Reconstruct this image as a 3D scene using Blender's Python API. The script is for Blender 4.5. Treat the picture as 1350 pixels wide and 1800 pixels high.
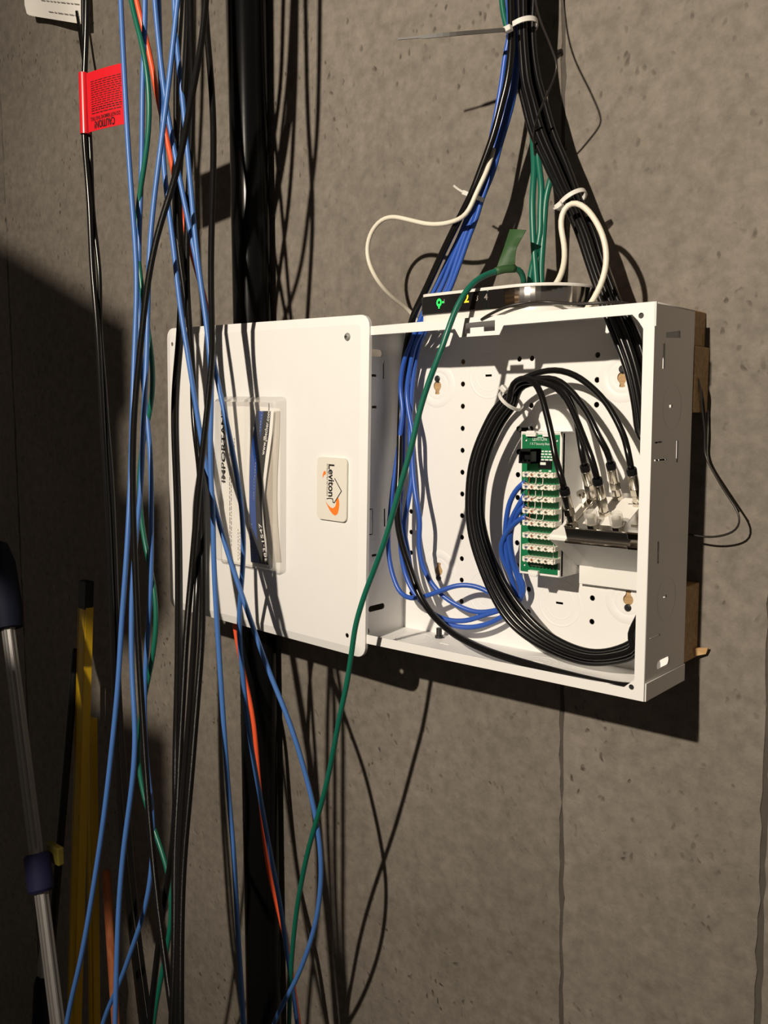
import bpy, bmesh, math, random
from mathutils import Vector as V, Matrix
random.seed(7)
SC = bpy.context.scene
COL = SC.collection
for o in list(bpy.data.objects):
    bpy.data.objects.remove(o)

# ------------------------------------------------------------------ camera
# world: x to the right along the wall, z up, the concrete face at y = WY,
# the enclosure's front face at y = 0, its lower right corner at the origin
FPX = 1600.0
CAM = V((0.34841, -0.78565, 0.26389))
YAW, PIT, ROL = -0.702708, -0.103502, -0.002382
cyw, syw, cp, sp = math.cos(YAW), math.sin(YAW), math.cos(PIT), math.sin(PIT)
FW = V((syw*cp, cyw*cp, sp)); R0 = V((cyw, -syw, 0)); U0 = R0.cross(FW)
RT = math.cos(ROL)*R0 + math.sin(ROL)*U0
UP = -math.sin(ROL)*R0 + math.cos(ROL)*U0
cam = bpy.data.cameras.new('camera'); co = bpy.data.objects.new('camera', cam); COL.objects.link(co)
M = Matrix((RT, UP, -FW)).transposed().to_4x4(); M.translation = CAM
co.matrix_world = M
cam.sensor_fit = 'VERTICAL'; cam.sensor_height = 36; cam.sensor_width = 27
cam.lens = 36*FPX/1800; cam.clip_start = .01
SC.camera = co

# ------------------------------------------------------------------ light
w = bpy.data.worlds.new('basement_dim'); SC.world = w; w.use_nodes = True
w.node_tree.nodes['Background'].inputs[0].default_value = (1, .85, .70, 1)
w.node_tree.nodes['Background'].inputs[1].default_value = .11
LAMP = V((-.03, -1.75, 1.02))
ld = bpy.data.lights.new('ceiling_bulb', 'SPOT'); ld.energy = 205; ld.spot_size = math.radians(104); ld.spot_blend = 1.0;   # a reflector flood bulb
ld.color = (1, .88, .725); ld.shadow_soft_size = .020
lo = bpy.data.objects.new('ceiling_bulb_light', ld); lo.location = LAMP; COL.objects.link(lo)
lo.rotation_euler = (V((-.22, .13, .50))-LAMP).to_track_quat('-Z', 'Y').to_euler()
SC.view_settings.view_transform = 'Standard'; SC.view_settings.look = 'None'
SC.view_settings.exposure = 0; SC.view_settings.gamma = 1; SC.view_settings.use_curve_mapping = False

# ------------------------------------------------------------------ measuring
D = .0915; WY = D + .038; W = .3633; H = .366
def ray(px, py): return RT*((px-675)/FPX) - UP*((py-900)/FPX) + FW
def at(px, py, Y):
    d = ray(px, py); return CAM + d*((Y-CAM.y)/d.y)
def atx(px, py, X):
    d = ray(px, py); return CAM + d*((X-CAM.x)/d.x)
def atp(px, py, o, n):
    d = ray(px, py); return CAM + d*((o-CAM).dot(n)/d.dot(n))

# ------------------------------------------------------------------ materials
MATS = {}
def mat(name, col, rough=.5, metal=0., var=0., vscale=60., bump=0., bscale=200., emit=None, estr=1., coat=0., spec=None):
    m = bpy.data.materials.new(name); m.use_nodes = True; nt = m.node_tree; b = nt.nodes['Principled BSDF']
    b.inputs['Base Color'].default_value = (*col, 1); b.inputs['Roughness'].default_value = rough
    b.inputs['Metallic'].default_value = metal
    if spec is not None: b.inputs['Specular IOR Level'].default_value = spec
    if coat: b.inputs['Coat Weight'].default_value = coat; b.inputs['Coat Roughness'].default_value = .1
    if emit: b.inputs['Emission Color'].default_value = (*emit, 1); b.inputs['Emission Strength'].default_value = estr
    if var or bump:
        tc = nt.nodes.new('ShaderNodeTexCoord')
        n = nt.nodes.new('ShaderNodeTexNoise'); n.inputs['Scale'].default_value = vscale; n.inputs['Detail'].default_value = 4
        nt.links.new(tc.outputs['Object'], n.inputs['Vector'])
        if var:
            mx = nt.nodes.new('ShaderNodeMix'); mx.data_type = 'RGBA'
            mx.inputs[6].default_value = (*[c*(1-var) for c in col], 1); mx.inputs[7].default_value = (*[min(1, c*(1+var)) for c in col], 1)
            nt.links.new(n.outputs['Fac'], mx.inputs[0]); nt.links.new(mx.outputs[2], b.inputs['Base Color'])
        if bump:
            n2 = nt.nodes.new('ShaderNodeTexNoise'); n2.inputs['Scale'].default_value = bscale; n2.inputs['Detail'].default_value = 3
            nt.links.new(tc.outputs['Object'], n2.inputs['Vector'])
            bp = nt.nodes.new('ShaderNodeBump'); bp.inputs['Strength'].default_value = bump; bp.inputs['Distance'].default_value = .001
            nt.links.new(n2.outputs['Fac'], bp.inputs['Height']); nt.links.new(bp.outputs[0], b.inputs['Normal'])
    MATS[name] = m
    return m
def cable_mat(name, col, rough, twist=0., spec=.5):
    m = mat(name, col, rough, var=.08, vscale=30, spec=spec)
    nt = m.node_tree; b = nt.nodes['Principled BSDF']
    uv = nt.nodes.new('ShaderNodeTexCoord'); mp = nt.nodes.new('ShaderNodeMapping')
    mp.inputs['Rotation'].default_value = (0, 0, .5)
    nt.links.new(uv.outputs['UV'], mp.inputs[0])
    wv = nt.nodes.new('ShaderNodeTexWave'); wv.inputs['Scale'].default_value = 55; wv.inputs['Distortion'].default_value = 2.5; wv.inputs['Detail'].default_value = 1
    nt.links.new(mp.outputs[0], wv.inputs['Vector'])
    bp = nt.nodes.new('ShaderNodeBump'); bp.inputs['Strength'].default_value = max(twist, .02); bp.inputs['Distance'].default_value = .0012
    nt.links.new(wv.outputs['Fac'], bp.inputs['Height']); nt.links.new(bp.outputs[0], b.inputs['Normal'])
    return m
def concrete():
    m = bpy.data.materials.new('concrete'); m.use_nodes = True; nt = m.node_tree; L = nt.links
    b = nt.nodes['Principled BSDF']; b.inputs['Roughness'].default_value = .88; b.inputs['Specular IOR Level'].default_value = .2
    tc = nt.nodes.new('ShaderNodeTexCoord')
    def noise(s, det=5, r=.6, vec=None):
        n = nt.nodes.new('ShaderNodeTexNoise'); n.inputs['Scale'].default_value = s; n.inputs['Detail'].default_value = det; n.inputs['Roughness'].default_value = r
        L.new(vec or tc.outputs['Object'], n.inputs['Vector']); return n
    def ramp(src, stops):
        r = nt.nodes.new('ShaderNodeValToRGB'); e = r.color_ramp.elements
        e[0].position, e[0].color = stops[0][0], (*stops[0][1], 1); e[1].position, e[1].color = stops[1][0], (*stops[1][1], 1)
        for p, c in stops[2:]:
            q = e.new(p); q.color = (*c, 1)
        L.new(src, r.inputs[0]); return r
    def mix(fac, a, c, mode='MIX'):
        x = nt.nodes.new('ShaderNodeMix'); x.data_type = 'RGBA'; x.blend_type = mode
        if isinstance(fac, float): x.inputs[0].default_value = fac
        else: L.new(fac, x.inputs[0])
        L.new(a, x.inputs[6]); L.new(c, x.inputs[7]); return x.outputs[2]
    big = ramp(noise(2.2, 6).outputs['Fac'], [(.3, (.155, .138, .115)), (.7, (.235, .207, .176))])
    fine = ramp(noise(55, 6, .7).outputs['Fac'], [(.3, (.74, .74, .74)), (.7, (1.17, 1.17, 1.17))])
    c = mix(1., big.outputs[0], fine.outputs[0], 'MULTIPLY')
    # dark damp-looking stains of a few centimetres
    vs = nt.nodes.new('ShaderNodeTexVoronoi'); vs.inputs['Scale'].default_value = 15
    wob = noise(18, 3); add = nt.nodes.new('ShaderNodeVectorMath'); add.operation = 'MULTIPLY_ADD'
    add.inputs[1].default_value = (.036, .036, .036)
    L.new(wob.outputs['Color'], add.inputs[0]); L.new(tc.outputs['Object'], add.inputs[2]); L.new(add.outputs[0], vs.inputs['Vector'])
    st = ramp(vs.outputs['Distance'], [(.10, (1, 1, 1)), (.27, (0, 0, 0))])
    gate = ramp(vs.outputs['Color'], [(.58, (0, 0, 0)), (.82, (1, 1, 1))])
    sm = mix(1., st.outputs[0], gate.outputs[0], 'MULTIPLY')
    dark = nt.nodes.new('ShaderNodeRGB'); dark.outputs[0].default_value = (.075, .062, .050, 1)
    sc = nt.nodes.new('ShaderNodeMath'); sc.operation = 'MULTIPLY'; sc.inputs[1].default_value = .62
    L.new(sm, sc.inputs[0]); c = mix(sc.outputs[0], c, dark.outputs[0])
    # bug holes: small elongated pits
    mp = nt.nodes.new('ShaderNodeMapping'); mp.inputs['Scale'].default_value = (1, 1, .55); mp.inputs['Rotation'].default_value = (0, .5, 0)
    L.new(add.outputs[0], mp.inputs[0])
    vp = nt.nodes.new('ShaderNodeTexVoronoi'); vp.inputs['Scale'].default_value = 95; L.new(mp.outputs[0], vp.inputs['Vector'])
    pit = ramp(vp.outputs['Distance'], [(.08, (1, 1, 1)), (.26, (0, 0, 0))])
    pg = ramp(vp.outputs['Color'], [(.38, (0, 0, 0)), (.60, (1, 1, 1))])
    pm = mix(1., pit.outputs[0], pg.outputs[0], 'MULTIPLY')
    cl = ramp(noise(5, 3).outputs['Fac'], [(.42, (.15, .15, .15)), (.62, (1, 1, 1))])
    pm = mix(1., pm, cl.outputs[0], 'MULTIPLY')
    ps = nt.nodes.new('ShaderNodeMath'); ps.operation = 'MULTIPLY'; ps.inputs[1].default_value = .85
    L.new(pm, ps.inputs[0]); c = mix(ps.outputs[0], c, dark.outputs[0])
    L.new(c, b.inputs['Base Color'])
    h = mix(.45, noise(120, 4, .7).outputs['Color'], noise(14, 4).outputs['Color'])
    inv = nt.nodes.new('ShaderNodeMath'); inv.operation = 'MULTIPLY_ADD'; inv.inputs[1].default_value = -1.2
    L.new(pm, inv.inputs[0]); L.new(h, inv.inputs[2])
    bp = nt.nodes.new('ShaderNodeBump'); bp.inputs['Strength'].default_value = .75; bp.inputs['Distance'].default_value = .0022
    L.new(inv.outputs[0], bp.inputs['Height']); L.new(bp.outputs[0], b.inputs['Normal'])
    MATS['concrete'] = m; return m
def clear_mat(name, tint, fac, rough=.12):
    m = bpy.data.materials.new(name); m.use_nodes = True; nt = m.node_tree
    b = nt.nodes['Principled BSDF']; b.inputs['Base Color'].default_value = (*tint, 1); b.inputs['Roughness'].default_value = rough
    t = nt.nodes.new('ShaderNodeBsdfTransparent'); x = nt.nodes.new('ShaderNodeMixShader'); x.inputs[0].default_value = fac
    nt.links.new(t.outputs[0], x.inputs[1]); nt.links.new(b.outputs[0], x.inputs[2])
    nt.links.new(x.outputs[0], nt.nodes['Material Output'].inputs[0]); MATS[name] = m; return m
def wood(name, c0, c1, scale=(6, 40, 40)):
    m = mat(name, c0, .75); nt = m.node_tree; b = nt.nodes['Principled BSDF']
    tc = nt.nodes.new('ShaderNodeTexCoord'); mp = nt.nodes.new('ShaderNodeMapping'); mp.inputs['Scale'].default_value = scale
    n = nt.nodes.new('ShaderNodeTexNoise'); n.inputs['Scale'].default_value = 4; n.inputs['Detail'].default_value = 6; n.inputs['Distortion'].default_value = 1.2
    r = nt.nodes.new('ShaderNodeValToRGB'); r.color_ramp.elements[0].color = (*c0, 1); r.color_ramp.elements[1].color = (*c1, 1)
    r.color_ramp.elements[0].position = .35; r.color_ramp.elements[1].position = .65
    nt.links.new(tc.outputs['Object'], mp.inputs[0]); nt.links.new(mp.outputs[0], n.inputs['Vector']); nt.links.new(n.outputs['Fac'], r.inputs[0]); nt.links.new(r.outputs[0], b.inputs['Base Color'])
    return m
concrete()
mat('white_steel', (.80, .79, .77), .42, var=.02, bump=.06, bscale=700)
mat('white_plastic', (.78, .77, .74), .4, var=.02)
mat('ivory_plastic', (.74, .71, .63), .4)
mat('black_plastic', (.006, .006, .0065), .35, spec=.3)
mat('abs_black', (.004, .004, .0042), .20, spec=.14, bump=.05, bscale=60)
mat('print_grey', (.30, .30, .31), .6)
cable_mat('blue_cable', (.058, .158, .44), .34, .10)
cable_mat('deep_blue_cable', (.028, .095, .43), .33, .04)
cable_mat('green_cable', (.006, .115, .075), .35, .05)
cable_mat('orange_cable', (.80, .10, .03), .33, .03)
cable_mat('black_coax', (.006, .0055, .0055), .21, .03, .35)
cable_mat('black_twisted', (.006, .0055, .005), .28, .30, .16)
cable_mat('white_cable', (.74, .69, .58), .42, .02)
cable_mat('thin_black', (.02, .017, .015), .4, .02)
mat('chrome', (.62, .60, .57), .12, 1.0, var=.05)
mat('nickel', (.66, .62, .55), .2, 1.0, var=.1, vscale=90)
mat('dark_screw', (.055, .055, .055), .4, .8, var=.2)
mat('steel', (.42, .42, .40), .42, .55)
mat('brushed_silver', (.27, .26, .25), .5, .7, var=.1)
mat('pcb_green', (.004, .15, .055), .38, var=.12, vscale=40, coat=.3)
mat('pcb_white', (.72, .78, .72), .5)
mat('terminal_white', (.76, .73, .64), .5, var=.05)
mat('tag_red', (.60, .010, .018), .32, var=.04, coat=.4)
mat('tag_ink', (.055, .002, .003), .5)
mat('ink_black', (.012, .011, .010), .5)
mat('ink_grey', (.28, .26, .24), .6)
mat('paper', (.80, .77, .72), .7, var=.02)
mat('paper_shaded', (.42, .37, .31), .8, var=.04)  # grey puts the shade of the turned-away page into the paper colour
mat('brochure_blue', (.010, .055, .26), .3, var=.15, vscale=30, coat=.3)
mat('brochure_black', (.008, .007, .008), .3, coat=.3)
mat('logo_orange', (.87, .21, .02), .5)
mat('mark_blue', (.12, .16, .34), .5); mat('mark_orange', (.55, .24, .13), .5); mat('mark_green', (.10, .20, .13), .5); mat('mark_brown', (.20, .16, .12), .5)
mat('clip_orange', (.75, .22, .08), .5)
mat('copper_red', (.45, .10, .03), .5)
mat('wire_green', (.05, .25, .10), .5)
mat('tape_green', (.026, .078, .022), .6, var=.1, bump=.15, bscale=300)
mat('tie_grey', (.030, .025, .020), .5)
clear_mat('tie_clear', (.82, .80, .75), .75, .3)
clear_mat('cap_clear', (.80, .77, .70), .35, .25)
clear_mat('pocket_edge', (.84, .81, .75), .34, .12)
clear_mat('pocket_clear', (.85, .83, .79), .06, .12)
mat('modem_white', (.72, .70, .66), .3)
mat('modem_gloss', (.012, .011, .011), .07, coat=.5)
mat('led_green', (.0, .3, .02), .4, emit=(.02, 1, .08), estr=2.2)
mat('led_amber', (.4, .2, .0), .4, emit=(1, .58, .03), estr=1.6)
mat('led_dim', (.25, .22, .2), .5)
mat('yellow_paint', (.72, .46, .012), .38, var=.06, vscale=15)
mat('navy_rubber', (.004, .006, .018), .7, spec=.2)
mat('purple_blue', (.012, .013, .045), .7, spec=.2)
mat('dull_yellow', (.17, .135, .02), .5)
wood('plywood', (.34, .21, .095), (.50, .33, .165))
wood('pine', (.62, .38, .16), (.72, .47, .23))
wood('red_handle', (.42, .12, .04), (.52, .18, .07), (30, 30, 4))
mat('cardboard', (.34, .23, .13), .85, var=.1, vscale=12)
mat('packing_tape', (.45, .34, .2), .3)
mat('ceiling_board', (.06, .045, .03), .8, var=.15)
mat('dark_floor', (.06, .055, .05), .8, var=.2, vscale=3)
mat('seam', (.070, .060, .050), .95, var=.35, vscale=40, bump=.4, bscale=150)

# ------------------------------------------------------------------ objects
def thing(name, label, cat, loc=(0, 0, 0), group=None):
    o = bpy.data.objects.new(name, None); o.empty_display_size = .02; o.location = loc; COL.objects.link(o)
    o['label'] = label; o['category'] = cat
    if group: o['group'] = group
    return o
def tag(o, label, cat, group=None):
    o['label'] = label; o['category'] = cat
    if group: o['group'] = group
    return o
def rootloc(p):
    t = V((0, 0, 0))
    while p is not None: t = t + V(p.location); p = p.parent
    return t
def link(name, me, m=None, parent=None, smooth=False, label=None):
    if m:
        for q in (m if isinstance(m, (list, tuple)) else [m]): me.materials.append(MATS[q])
    if smooth:
        for p in me.polygons: p.use_smooth = True
    # origin at the middle of the bounds
    n = len(me.vertices)
    lo_ = V([min(v.co[i] for v in me.vertices) for i in range(3)]); hi_ = V([max(v.co[i] for v in me.vertices) for i in range(3)])
    c = (lo_+hi_)/2
    me.transform(Matrix.Translation(-c))
    o = bpy.data.objects.new(name, me); COL.objects.link(o)
    if parent:
        o.parent = parent; o.location = c - rootloc(parent)
    else: o.location = c
    if label: o['label'] = label
    return o
def mesh(name, vs, fs, m=None, parent=None, smooth=False, label=None):
    me = bpy.data.meshes.new(name); me.from_pydata([tuple(v) for v in vs], [], fs); me.update()
    bm = bmesh.new(); bm.from_mesh(me); bmesh.ops.recalc_face_normals(bm, faces=bm.faces); bm.to_mesh(me); bm.free()
    return link(name, me, m, parent, smooth, label)
class MB:
    def __init__(s): s.v = []; s.f = []
    def add(s, vs, fs):
        k = len(s.v); s.v += [V(v) for v in vs]; s.f += [tuple(i+k for i in f) for f in fs]
    def box(s, a, b, fr=None):
        (x0, y0, z0), (x1, y1, z1) = a, b
        vs = [V(p) for p in ((x0,y0,z0),(x1,y0,z0),(x1,y1,z0),(x0,y1,z0),(x0,y0,z1),(x1,y0,z1),(x1,y1,z1),(x0,y1,z1))]
        if fr: vs = [fr(*v) for v in vs]
        s.add(vs, [(0,3,2,1),(4,5,6,7),(0,1,5,4),(1,2,6,5),(2,3,7,6),(3,0,4,7)])
    def prism(s, base, off):
        n = len(base); off = V(off)
        s.add([V(p) for p in base]+[V(p)+off for p in base], [tuple(range(n))[::-1], tuple(range(n, 2*n))]+[(i, (i+1) % n, n+(i+1) % n, n+i) for i in range(n)])
    def lathe(s, o, ax, prof, n=20):
        o = V(o); ax = V(ax).normalized(); t = V((0, 0, 1)) if abs(ax.z) < .9 else V((1, 0, 0))
        a = ax.cross(t).normalized(); b = ax.cross(a)
        vs = []; fs = []
        for h, r in prof:
            for i in range(n):
                q = 2*math.pi*i/n; vs.append(o+ax*h+(a*math.cos(q)+b*math.sin(q))*r)
        for k in range(len(prof)-1):
            for i in range(n): fs.append((k*n+i, k*n+(i+1) % n, (k+1)*n+(i+1) % n, (k+1)*n+i))
        fs.append(tuple(range(n))[::-1]); m_ = (len(prof)-1)*n; fs.append(tuple(range(m_, m_+n)))
        s.add(vs, fs)
    def obj(s, name, m=None, parent=None, smooth=False, bevel=0, label=None, seg=2):
        me = bpy.data.meshes.new(name); me.from_pydata([tuple(v) for v in s.v], [], s.f); me.update()
        bm = bmesh.new(); bm.from_mesh(me); bmesh.ops.recalc_face_normals(bm, faces=bm.faces)
        if bevel: bmesh.ops.bevel(bm, geom=bm.edges[:], offset=bevel, segments=seg, affect='EDGES', profile=.5, clamp_overlap=True)
        bm.to_mesh(me); bm.free()
        return link(name, me, m, parent, smooth, label)
def smooth_by_angle(o, ang=.6):
    me = o.data
    for p in me.polygons: p.use_smooth = True
    bm = bmesh.new(); bm.from_mesh(me)
    for e in bm.edges:
        if len(e.link_faces) == 2 and e.calc_face_angle(0) > ang: e.smooth = False
    bm.to_mesh(me); bm.free(); return o
def rrect(x0, y0, x1, y1, r, n=5):
    out = []
    for cx, cy, a0 in ((x1-r, y0+r, -90), (x1-r, y1-r, 0), (x0+r, y1-r, 90), (x0+r, y0+r, 180)):
        for i in range(n+1):
            a = math.radians(a0+90*i/n); out.append((cx+r*math.cos(a), cy+r*math.sin(a)))
    return out
def circ(x, y, r, n=14): return [(x+r*math.cos(2*math.pi*i/n), y+r*math.sin(2*math.pi*i/n)) for i in range(n)]
def rect(x0, y0, x1, y1): return [(x0, y0), (x1, y0), (x1, y1), (x0, y1)]
def plate(name, outer, holes, thick, O, U, Vv, N, m=None, parent=None, label=None):
    """flat sheet with real holes: 2D outline (u,v) -> O+u*U+v*Vv, front face at O, thickness along -N"""
    cu = bpy.data.curves.new('t', 'CURVE'); cu.dimensions = '2D'; cu.fill_mode = 'BOTH'; cu.extrude = thick/2
    for pts in [outer]+list(holes):
        s = cu.splines.new('POLY'); s.points.add(len(pts)-1)
        for p, q in zip(s.points, pts): p.co = (q[0], q[1], 0, 1)
        s.use_cyclic_u = True
    t = bpy.data.objects.new('t', cu); COL.objects.link(t)
    me = bpy.data.meshes.new_from_object(t.evaluated_get(bpy.context.evaluated_depsgraph_get()))
    bpy.data.objects.remove(t); bpy.data.curves.remove(cu)
    O, U, Vv, N = V(O), V(U), V(Vv), V(N)
    for v in me.vertices:
        c = v.co.copy(); v.co = O+U*c.x+Vv*c.y+N*(c.z-thick/2)
    bm = bmesh.new(); bm.from_mesh(me); bmesh.ops.remove_doubles(bm, verts=bm.verts, dist=1e-6); bmesh.ops.recalc_face_normals(bm, faces=bm.faces); bm.to_mesh(me); bm.free()
    me.materials.clear()
    return link(name, me, m, parent, False, label)
def text(name, body, size, O, U, Vv, m, parent=None, ext=.0002, bold=0., align='LEFT', fitlen=None, label=None):
    cu = bpy.data.curves.new('t', 'FONT'); cu.body = body; cu.size = 1; cu.offset = bold; cu.extrude = 0; cu.resolution_u = 3
    t = bpy.data.objects.new('t', cu); COL.objects.link(t)
    me = bpy.data.meshes.new_from_object(t.evaluated_get(bpy.context.evaluated_depsgraph_get()))
    bpy.data.objects.remove(t); bpy.data.curves.remove(cu)
    x0 = min(v.co.x for v in me.vertices); x1 = max(v.co.x for v in me.vertices)
    sx = size if fitlen is None else fitlen/(x1-x0)
    U = V(U).normalized(); Vv = V(Vv).normalized(); N = U.cross(Vv); O = V(O)
    sh = {'LEFT': x0, 'CENTER': (x0+x1)/2, 'RIGHT': x1}[align]
    for v in me.vertices:
        c = v.co.copy(); v.co = O+U*((c.x-sh)*sx)+Vv*(c.y*size)+N*ext
    me.materials.clear()
    return link(name, me, m, parent, False, label)
def lines(name, quads, m, parent):
    b = MB()
    for q in quads: b.add(q, [(0, 1, 2, 3)])
    o = b.obj(name, m, parent); o['kind'] = 'stuff'; return o
def spline(pts, step=.008):
    P = [V(p) for p in pts]; out = []
    P = [P[0]*2-P[1]]+P+[P[-1]*2-P[-2]]
    for i in range(1, len(P)-2):
        p0, p1, p2, p3 = P[i-1:i+3]
        d1 = max((p1-p0).length, 1e-5)**.5; d2 = max((p2-p1).length, 1e-5)**.5; d3 = max((p3-p2).length, 1e-5)**.5
        m1 = ((p1-p0)/d1-(p2-p0)/(d1+d2)+(p2-p1)/d2)*d2; m2 = ((p2-p1)/d2-(p3-p1)/(d2+d3)+(p3-p2)/d3)*d2
        n = max(2, int((p2-p1).length/step))
        for k in range(n):
            t = k/n; t2 = t*t; t3 = t2*t
            out.append(p1*(2*t3-3*t2+1)+m1*(t3-2*t2+t)+p2*(-2*t3+3*t2)+m2*(t3-t2))
    out.append(P[-2]); return out
def relax(P, it=3):
    for _ in range(it): P = [P[0]]+[(P[i-1]+P[i]*2+P[i+1])/4 for i in range(1, len(P)-1)]+[P[-1]]
    return P
def tube_mesh(name, pts, r, n=10, flat=None):
    P = pts; vs = []; fs = []; us = []
    T = [(P[min(i+1, len(P)-1)]-P[max(i-1, 0)]).normalized() for i in range(len(P))]
    a = T[0].cross(V((.3, .9, .2))).normalized(); s = 0
    for i, p in enumerate(P):
        if i: s += (p-P[i-1]).length
        a = (a-T[i]*a.dot(T[i])).normalized(); b = T[i].cross(a)
        rr = r(i/(len(P)-1)) if callable(r) else r
        for k in range(n):
            q = 2*math.pi*k/n; vs.append(p+(a*math.cos(q)+b*math.sin(q))*rr)
        us.append(s)
    for i in range(len(P)-1):
        for k in range(n): fs.append((i*n+k, i*n+(k+1) % n, (i+1)*n+(k+1) % n, (i+1)*n+k))
    m_ = (len(P)-1)*n; fs.append(tuple(range(n))[::-1]); fs.append(tuple(range(m_, m_+n)))
    me = bpy.data.meshes.new(name); me.from_pydata([tuple(v) for v in vs], [], fs); me.update()
    uv = me.uv_layers.new(name='UVMap')
    for pl in me.polygons:
        k0 = min(me.loops[l].vertex_index % n for l in pl.loop_indices); wrap = any((me.loops[l].vertex_index % n) == n-1 for l in pl.loop_indices) and k0 == 0
        for l in pl.loop_indices:
            vi = me.loops[l].vertex_index; k = vi % n
            if wrap and k == 0: k = n
            uv.data[l].uv = (us[vi//n]*10, k/n*.16)
    return me
def cable(name, label, pts, r, m, group=None, parent=None, cat='cable', n=10, step=.008, sm=2):
    P = relax(spline(pts, step), sm); me = tube_mesh(name, P, r, n)
    o = link(name, me, m, parent, True)
    if parent is None: tag(o, label, cat, group)
    return o
def pxpath(pts, Y):
    """pixel polyline -> points on depth Y, Y a number or [(py, Y), ...] or third entry of a point"""
    out = []
    for p in pts:
        if len(p) == 3: y = p[2]
        elif isinstance(Y, (int, float)): y = Y
        else:
            y = Y[0][1] if p[1] <= Y[0][0] else Y[-1][1]
            for (a, ya), (b, yb) in zip(Y, Y[1:]):
                if a <= p[1] <= b: y = ya+(yb-ya)*(p[1]-a)/(b-a)
        out.append(at(p[0], p[1], y))
    return out
def extend(P, a=0., b=0.):
    """run a traced cable on beyond the frame, up by a and down by b metres"""
    P = list(P)
    if a:
        d = (P[0]-P[1]).normalized(); d = (d*.5+V((0, 0, 1))*.8).normalized(); P = [P[0]+d*a, P[0]+d*a*.5]+P
    if b:
        d = (P[-1]-P[-2]).normalized(); d = (d*.4+V((0, 0, -1))*.8).normalized(); P = P+[P[-1]+d*b*.5, P[-1]+d*b]
    return P

# ================================================================== setting
wall = thing('wall_back', 'poured concrete basement wall with vertical form seams', 'wall', (0, WY, 0))
del wall['category']; wall['kind'] = 'structure'
def rag(q): return .0012*math.sin(q*23)*math.sin(q*57+1)+.0008*math.sin(q*141)+random.uniform(-.0007, .0007)
def panel(xa0, xa1, xb0, xb1, z0=-1.25, z1=1.6):
    # xa: left edge at bottom/top, xb: right edge at bottom/top; the edge is a little ragged
    n = 150; Lf, Rt = [], []
    for i in range(n+1):
        t = i/n; z = z0+(z1-z0)*t
        Lf.append((xa0+(xa1-xa0)*t+rag(z+xa0), z)); Rt.append((xb0+(xb1-xb0)*t+rag(z*1.1+xb0+9), z))
    b = MB(); base = [V((x, WY, z)) for x, z in Lf+Rt[::-1]]
    vs = []; fs = []
    for (x, z), (x2, z2) in zip(Lf, Rt):
        vs += [V((x, WY+.004, z)), V((x+.0012, WY, z)), V((x2-.0012, WY, z2)), V((x2, WY+.004, z2))]
    for i in range(n):
        for k in range(3): fs.append((4*i+k, 4*i+k+1, 4*i+5+k, 4*i+4+k))
    b.add(vs, fs)
    o = b.obj('concrete_panel', 'concrete', wall)
    return o
J1b, J1t = -.1365, -.187
panel(-3.2, -3.2, -1.3905, -1.3925)
panel(-1.388, -1.390, J1b-.0014, J1t-.0014)
panel(J1b+.0014, J1t+.0014, .0800, .0560)
panel(.0838, .0598, 2.4, 2.4)
for xb, xt, hw in ((-1.389, -1.391, .0025), (J1b, J1t, .003), (.0819, .0579, .0045)):
    b = MB(); b.prism([V((xb-hw, WY+.0016, -1.25)), V((xb+hw, WY+.0016, -1.25)), V((xt+hw, WY+.0016, 1.6)), V((xt-hw, WY+.0016, 1.6))], (0, .003, 0)); b.obj('seam_strip', 'seam', wall)
b = MB(); b.box((-3.2, WY+.004, -1.25), (2.4, WY+.18, 1.6)); b.obj('wall_core', 'concrete', wall)
b = MB(); b.box((-3.2, -3.4, -1.30), (2.4, WY+.18, -1.25)); o = b.obj('floor', 'dark_floor'); o['kind'] = 'structure'
b = MB(); b.box((-3.2, -3.4, 1.60), (2.4, WY+.18, 1.65)); o = b.obj('ceiling', 'ceiling_board'); o['kind'] = 'structure'
# the lamp holder the bulb hangs in, behind and above the camera
t = thing('lamp_holder', 'round white ceiling lamp holder above and behind the viewer', 'lamp', (LAMP.x, LAMP.y, 1.6))
b = MB(); b.lathe((LAMP.x, LAMP.y, 1.6), (0, 0, -1), [(0, .055), (.012, .055), (.03, .012), (.42, .008), (.43, .022), (.50, .022)], 24); b.obj('socket', 'white_plastic', t, True)

# black drain pipe on the wall
t = thing('drain_pipe', 'vertical black plastic drain pipe against the concrete wall', 'pipe', (-.6405, .0975, -1.25))
PX, PYY, PR = -.6475, .1005, .0272
b = MB(); b.lathe((PX, PYY, -1.25), (0, 0, 1), [(0, PR), (2.5, PR)], 40); o = smooth_by_angle(b.obj('pipe', 'abs_black', t))
qs = []
for z, dz in ((-.035, .004), (-.055, .014), (-.10, .004), (-.125, .007), (-.147, .004), (-.19, .016), (-.30, .01), (-.34, .005)):
    for k in range(2):
        a = math.radians(-128+k*5); c = V((PX+PR*1.01*math.cos(a), PYY+PR*1.01*math.sin(a), z)); tt = V((-math.sin(a), math.cos(a), 0))*.0008
        qs.append([c-tt, c+tt, c+tt+V((0, 0, dz)), c-tt+V((0, 0, dz))])
lines('printing', qs, 'print_grey', t)

# ================================================================== enclosure
box = thing('network_enclosure', 'white steel network enclosure, open, mounted on the concrete wall', 'enclosure', (-W/2, D, 0))
X, Y_, Z = V((1, 0, 0)), V((0, 1, 0)), V((0, 0, 1))
def slot(x, z, w_, h_, r=None):
    r = min(w_, h_)/2*.98 if r is None else r
    return rrect(x-w_/2, z-h_/2, x+w_/2, z+h_/2, r, 3)
TH = .0014
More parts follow.
